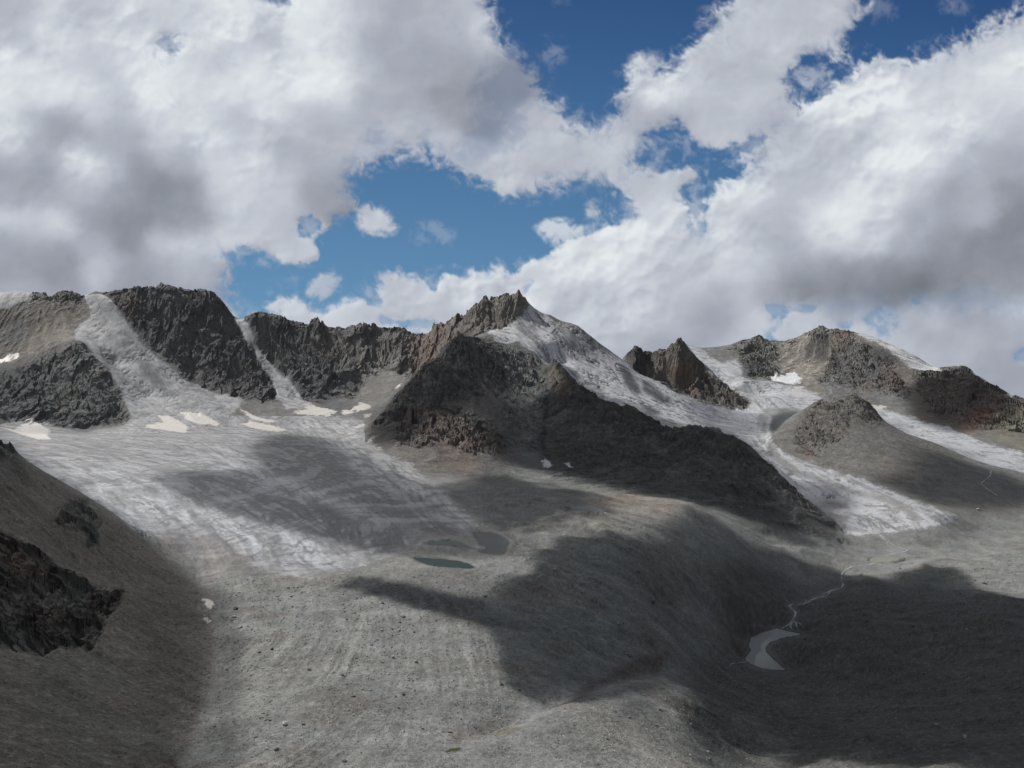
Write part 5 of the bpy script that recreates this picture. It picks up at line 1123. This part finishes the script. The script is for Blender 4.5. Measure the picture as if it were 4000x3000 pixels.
# small stones, too many to count
def stones(n, region, seed, smin, smax, name, label):
    r = np.random.RandomState(seed); P = np.array(region, float)
    u = r.uniform(P[:, 0].min(), P[:, 0].max(), n); v = r.uniform(P[:, 1].min(), P[:, 1].max(), n)
    k = inpoly(u.astype(np.float32), v.astype(np.float32), P); u, v = u[k], v[k]
    # relief lookup through the visible profile
    ci = ((u-U0)/DU).astype(int); Ys = np.empty(len(u))
    for c in np.unique(ci):
        m = ci == c; col = np.minimum.accumulate(VV[:, c]); kk = np.searchsorted(-col, -v[m]); kk = np.clip(kk, 1, NR-1)
        y0, y1 = Yg[kk-1], Yg[kk]; Ys[m] = y0+(y1-y0)*r.rand(m.sum())
    dens = fbm((u-2000)/F*Ys/22, Ys/22, 4, 901); m = r.rand(len(u)) < .45+1.3*dens; u, Ys = u[m], Ys[m]
    ri = np.clip(np.searchsorted(Yg, Ys)-1, 0, NR-2)
    zz_ = bil(Z, (u-U0)/DU, ri+(Ys-Yg[ri])/(Yg[ri+1]-Yg[ri]))
    N = len(u); x = (u-2000)/F*Ys
    s = (smin+(smax-smin)*r.rand(N)**5)*np.maximum(Ys, 330)/F
    base = np.array([(1,0,0),(-1,0,0),(0,1,0),(0,-1,0),(0,0,1),(0,0,-1)], float)
    V = base[None]*r.uniform(.55, 1.1, (N, 6, 1))+r.uniform(-.3, .3, (N, 6, 3)); V[..., 2] *= .7
    V = V*s[:, None, None]*.5+np.stack([x, Ys, zz_+.1*s], -1)[:, None]
    f0 = np.array([(0,2,4),(2,1,4),(1,3,4),(3,0,4),(2,0,5),(1,2,5),(3,1,5),(0,3,5)])
    fa = (f0[None]+6*np.arange(N)[:, None, None]).reshape(-1, 3)
    ri2 = np.clip((ri), 0, NR-1); g = C[ri2, np.clip(((u-U0)/DU).astype(int), 0, NC-1)]
    col = g*(r.uniform(.7, 2.0, (N, 1)))+r.uniform(-.008, .008, (N, 3))
    col = np.repeat(np.clip(col, .02, .5), 6, 0)
    o = mesh_obj(name, V.reshape(-1, 3), fa, M_stone, False, col, 3)
    tag(o, label, None, None, 'stuff'); return o
M_stone = ground_mat('loose_stone', .92, .05, [(3., 1)], .2)
stones(110000, [(820,2260),(2000,2240),(2500,2050),(2850,2200),(2880,2600),(3000,3000),(650,3000),(800,2600)], 77, 2.2, 10, 'stones', 'countless loose grey stones covering the gravel moraine')
stones(40000, [(2900,2620),(3100,2300),(3990,2150),(3990,3000),(2800,3000)], 78, 2.2, 9, 'stones', 'dark loose rubble in the shaded valley on the right')
stones(36000, [(0,1800),(500,2060),(800,2330),(840,2500),(780,2850),(680,3000),(0,3000)], 79, 2.2, 9, 'scree', 'loose brown scree on the steep near-left slope')

# ------------------------------------------------------------ unseen cloud sheets, added and shaped to shade the valley
SHADE = [
 ([(1262,2350),(1300,2318),(1350,2306),(1420,2316),(1490,2346),(1600,2372),(1730,2402),(1840,2430),(1910,2466),(1955,2530),(1975,2620),(1995,2690),(2070,2740),(2160,2772),(2250,2720),(2330,2688),(2460,2652),(2600,2645),(2720,2700),(2750,2800),(2710,2880),(2790,2950),(2950,2955),(3150,2925),(3300,2975),(3600,2990),(3900,3010),(4200,3100),(4800,3200),(4800,2310),(4200,2310),(4000,2335),(3850,2330),(3740,2290),(3660,2205),(3560,2215),(3470,2262),(3380,2275),(3300,2232),(3190,2200),(3080,2158),(2990,2138),(2900,2100),(2830,2050),(2740,2000),(2680,1985),(2650,2040),(2560,2080),(2480,2090),(2350,2075),(2250,2085),(2170,2110),(2110,2170),(2090,2235),(2000,2260),(1960,2300),(1880,2340),(1780,2330),(1700,2310),(1600,2285),(1500,2255),(1400,2255),(1320,2290),(1270,2330)], .995),
 ([(1980,2220),(1700,2240),(1560,2270),(1700,2320),(1900,2350),(2000,2300)], .35),
 ([(590,1870),(720,1835),(980,1830),(980,1740),(1080,1690),(1300,1715),(1410,1760),(1500,1830),(1650,1890),(1820,1960),(1880,2060),(1990,2095),(2010,2160),(1940,2180),(1800,2172),(1650,2160),(1500,2170),(1350,2130),(1200,2085),(1000,2035),(850,1995),(700,1935)], .66),
 ([(1690,1900),(1850,1868),(1930,1848),(2050,1888),(2200,1900),(2350,1930),(2300,1970),(2200,2005),(2080,2045),(1990,2100),(1860,2020)], .9),
 ([(1430,1690),(1560,1525),(1700,1395),(1790,1290),(1900,1360),(1940,1480),(1910,1560),(1780,1590),(1640,1640),(1560,1720),(1460,1740)], .9),
 ([(1880,1600),(2050,1560),(2170,1510),(2200,1420),(2300,1520),(2450,1570),(2650,1660),(2830,1670),(2960,1770),(3000,1860),(3060,1960),(3090,2060),(3020,2085),(2850,1990),(2700,1960),(2500,1930),(2350,1905),(2200,1860),(2050,1830),(1930,1800),(1860,1700)], .97),
 ([(3070,1868),(3200,1880),(3320,1935),(3345,1985),(3250,2002),(3140,1960),(3090,1910)], .85),
 ([(3500,1520),(3650,1470),(3780,1440),(3900,1520),(3960,1600),(3850,1660),(3700,1695),(3560,1640)], .85),
 ([(3370,1345),(3470,1370),(3520,1420),(3450,1420),(3380,1390)], .6),
 ([(3150,1330),(3230,1290),(3260,1340),(3220,1400),(3140,1400)], .55),
 ([(3560,1745),(3700,1770),(3850,1840),(3900,1835),(4000,1895),(4200,1960),(4000,1970),(3850,1975),(3600,1965),(3500,1920),(3400,1880),(3510,1830)], .88),
 ([(-700,1300),(0,1700),(420,1985),(600,2120),(810,2310),(850,2500),(800,2700),(720,3000),(600,3300),(-700,3300)], .72),
 ([(2430,2745),(2540,2715),(2610,2770),(2570,2850),(2460,2820)], .8),
 ([(-700,1450),(200,1400),(420,1450),(520,1640),(300,1690),(-700,1690)], .25),
 ([(380,1120),(920,1100),(1110,1560),(900,1550),(680,1430),(450,1190)], .12),
 ([(940,1240),(1200,1260),(1350,1350),(1400,1560),(1150,1560)], .2),
 ([(2650,1540),(2850,1600),(3000,1625),(3060,1680),(2900,1700),(2700,1640)], .5),
 ([(1240,2190),(1262,2300),(1350,2240),(1400,2215)], .15),
]
sh_ = np.zeros(RU.shape, np.float32)
for P, k in SHADE:
    m = blur(inpoly(RU+10*wq1, RV+7*wq2, P).astype(np.float32), (20 if P[0] == (-700,1300) else 3.5)/RS)
    sh_ = 1-(1-sh_)*(1-k*m)
def shadow_cloud(H, ya, yb, yc, yd, cell, label):
    # added cloud sheet at height H, shaped so its shadow falls on the ground between the distances ya..yd
    tt = H-(-250); k = tt/S[2]
    x0, x1 = -1400*yd/2700, 2760*yd/2773
    cxs = np.arange(x0+S[0]*k-400, x1+S[0]*k+400, cell); cys = np.arange(ya+S[1]*k-500, yd+S[1]*k+500, cell)
    X_, Y_ = np.meshgrid(cxs, cys)
    hit = np.zeros(X_.shape, bool); hu = np.zeros(X_.shape); hv = np.zeros(X_.shape); hy = np.ones(X_.shape)
    for g in np.arange(520, -480, -8):
        t = (H-g)/S[2]; px, py = X_-S[0]*t, Y_-S[1]*t
        ok = py > 160; u = np.where(ok, 2000+F*px/np.maximum(py, 160), -9999)
        ok &= (u > U0) & (u < U1) & (py < 9000)
        zt = zbase(np.clip(u, U0, U1), np.clip(py, 160, 9000))
        h = ok & ~hit & (zt >= g)
        hu[h] = u[h]; hv[h] = (1500-F*zt/np.maximum(py, 1))[h]; hy[h] = py[h]; hit |= h
    s = bil(sh_, (hu-ra_u[0])/RS, (hv-ra_v[0])/RS)*hit*(hv > ra_v[0])
    s = 1-(1-np.clip(s, 0, .994))**(smooth(ya, yb, hy)*(1-smooth(yc, yd, hy)))
    s = np.clip(blur(s.astype(np.float32), .6), 0, 1)
    s = s*smooth(.552, .566, H/np.maximum(Y_, 1))          # drops the parts that would hang low enough to come into view
    thick = 10+60*blur((s > .05).astype(np.float32), 5)+8*fbm(X_/90, Y_/90, 4, 951)
    nr, nc = X_.shape; id2 = np.arange(nr*nc).reshape(nr, nc)
    q = np.stack([id2[:-1, :-1], id2[:-1, 1:], id2[1:, 1:], id2[1:, :-1]], -1)
    keep = (np.maximum(np.maximum(s[:-1, :-1], s[1:, 1:]), np.maximum(s[:-1, 1:], s[1:, :-1])) > .012)
    q = q[keep]
    top = np.stack([X_, Y_, H+np.maximum(thick, 3)], -1).reshape(-1, 3); bot = np.stack([X_, Y_, np.full(X_.shape, H)-2], -1).reshape(-1, 3)
    co = np.concatenate([top, bot]); fa = np.concatenate([q, q[:, ::-1]+nr*nc])
    e = np.stack([q, np.roll(q, -1, 1)], -1).reshape(-1, 2); ky = np.sort(e, 1); ky = ky[:, 0].astype(np.int64)*nr*nc+ky[:, 1]
    un, ix, ct = np.unique(ky, return_index=True, return_counts=True); eb = e[ix[ct == 1]]
    fa = np.concatenate([fa, np.stack([eb[:, 1], eb[:, 0], eb[:, 0]+nr*nc, eb[:, 1]+nr*nc], -1)])
    f = 1-np.sqrt(1-np.clip(s.ravel(), 0, .994)); f = np.concatenate([f, f])
    used = np.zeros(len(co), bool); used[fa.ravel()] = True; new = np.cumsum(used)-1
    o = mesh_obj('cloud', co[used], new[fa], M_cloud, True, np.repeat(f[used, None], 3, 1).astype(np.float32))
    tag(o, label, 'cloud', 'unseen clouds added for their shadows', None); return o
M_cloud = bpy.data.materials.new('shadow_cloud_vapour'); M_cloud.use_nodes = True; t = M_cloud.node_tree; t.nodes.clear()
ou = t.nodes.new('ShaderNodeOutputMaterial'); mx = t.nodes.new('ShaderNodeMixShader'); tr = t.nodes.new('ShaderNodeBsdfTransparent'); df = t.nodes.new('ShaderNodeBsdfDiffuse'); df.inputs[0].default_value = (.9, .9, .92, 1)
aa = t.nodes.new('ShaderNodeAttribute'); aa.attribute_name = 'albedo'
t.links.new(aa.outputs['Fac'], mx.inputs[0]); t.links.new(tr.outputs[0], mx.inputs[1]); t.links.new(df.outputs[0], mx.inputs[2]); t.links.new(mx.outputs[0], ou.inputs[0])
shadow_cloud(640., 150, 180, 600, 650, 3.5, 'unseen low cloud sheet added to shade the foreground moraine')
shadow_cloud(1020., 600, 650, 960, 1040, 5., 'unseen low cloud sheet added to shade the ground round the small lakes')
shadow_cloud(1560., 960, 1040, 1600, 1690, 8., 'unseen cloud sheet added to shade the middle of the valley')
shadow_cloud(4700., 1600, 1690, 4900, 5200, 16., 'unseen high cloud sheet added to shade the spurs and far glaciers')

# ------------------------------------------------------------ sky backdrop
RD = 90000.0
su = np.arange(-1500, 5501, 4.0); sv = np.arange(-1000, 1701, 4.0)
su = np.concatenate([np.arange(-5000, -300, 40.), np.arange(-300, 4301, 3.9), np.arange(4320, 9001, 40.)])
sv = np.concatenate([np.arange(-700, -60, 20.), np.arange(-60, 1500, 3.9), np.arange(1504, 2400, 30.)])
SU, SV = np.meshgrid(su, sv)
scol = np.zeros(SU.shape+(3,))
ga = slice(0, len(sv))
# evaluate on the fine middle part and the coarse margins separately
def skyeval(u, v):
    U, V = np.meshgrid(u, v)
    return sky_colors(U.astype(np.float32), V.astype(np.float32))
fu_ = np.arange(-320, 4330, 3.9); fv_ = np.arange(-90, 1520, 3.9)
fine = skyeval(fu_, fv_)
coarse_u = np.arange(-5000, 9001, 40.); coarse_v = np.arange(-700, 2401, 40.)
crs = skyeval(coarse_u, coarse_v)
for ch in range(3):
    a = bil(crs[..., ch], (SU+5000)/40., (SV+700)/40.); b = bil(fine[..., ch], (SU+320)/3.9, (SV+90)/3.9)
    wgt = smooth(-300, -180, SU)*(1-smooth(4180, 4300, SU))*smooth(-86, -66, SV)
    scol[..., ch] = a*(1-wgt)+b*wgt
dx = (SU-2000)/F; dz = (1500-SV)/F
# beyond the frame the backdrop keeps its height above the horizon while it wraps round
D = np.stack([dx, np.ones_like(dx), dz], -1); D /= np.linalg.norm(D, axis=-1, keepdims=True)
nr, nc = SU.shape; id2 = np.arange(nr*nc).reshape(nr, nc)
q = np.stack([id2[:-1, :-1], id2[:-1, 1:], id2[1:, 1:], id2[1:, :-1]], -1).reshape(-1, 4)
m_sky = bpy.data.materials.new('sky_glow'); m_sky.use_nodes = True; t = m_sky.node_tree; t.nodes.clear()
ou = t.nodes.new('ShaderNodeOutputMaterial'); em = t.nodes.new('ShaderNodeEmission'); aa = t.nodes.new('ShaderNodeAttribute'); aa.attribute_name = 'albedo'
t.links.new(aa.outputs['Color'], em.inputs[0]); t.links.new(em.outputs[0], ou.inputs[0])
o = mesh_obj('sky', (D*RD).reshape(-1, 3), q, m_sky, True, scol.reshape(-1, 3).astype(np.float32))
tag(o, 'blue sky with large broken white and grey cumulus clouds', None, None, 'structure')
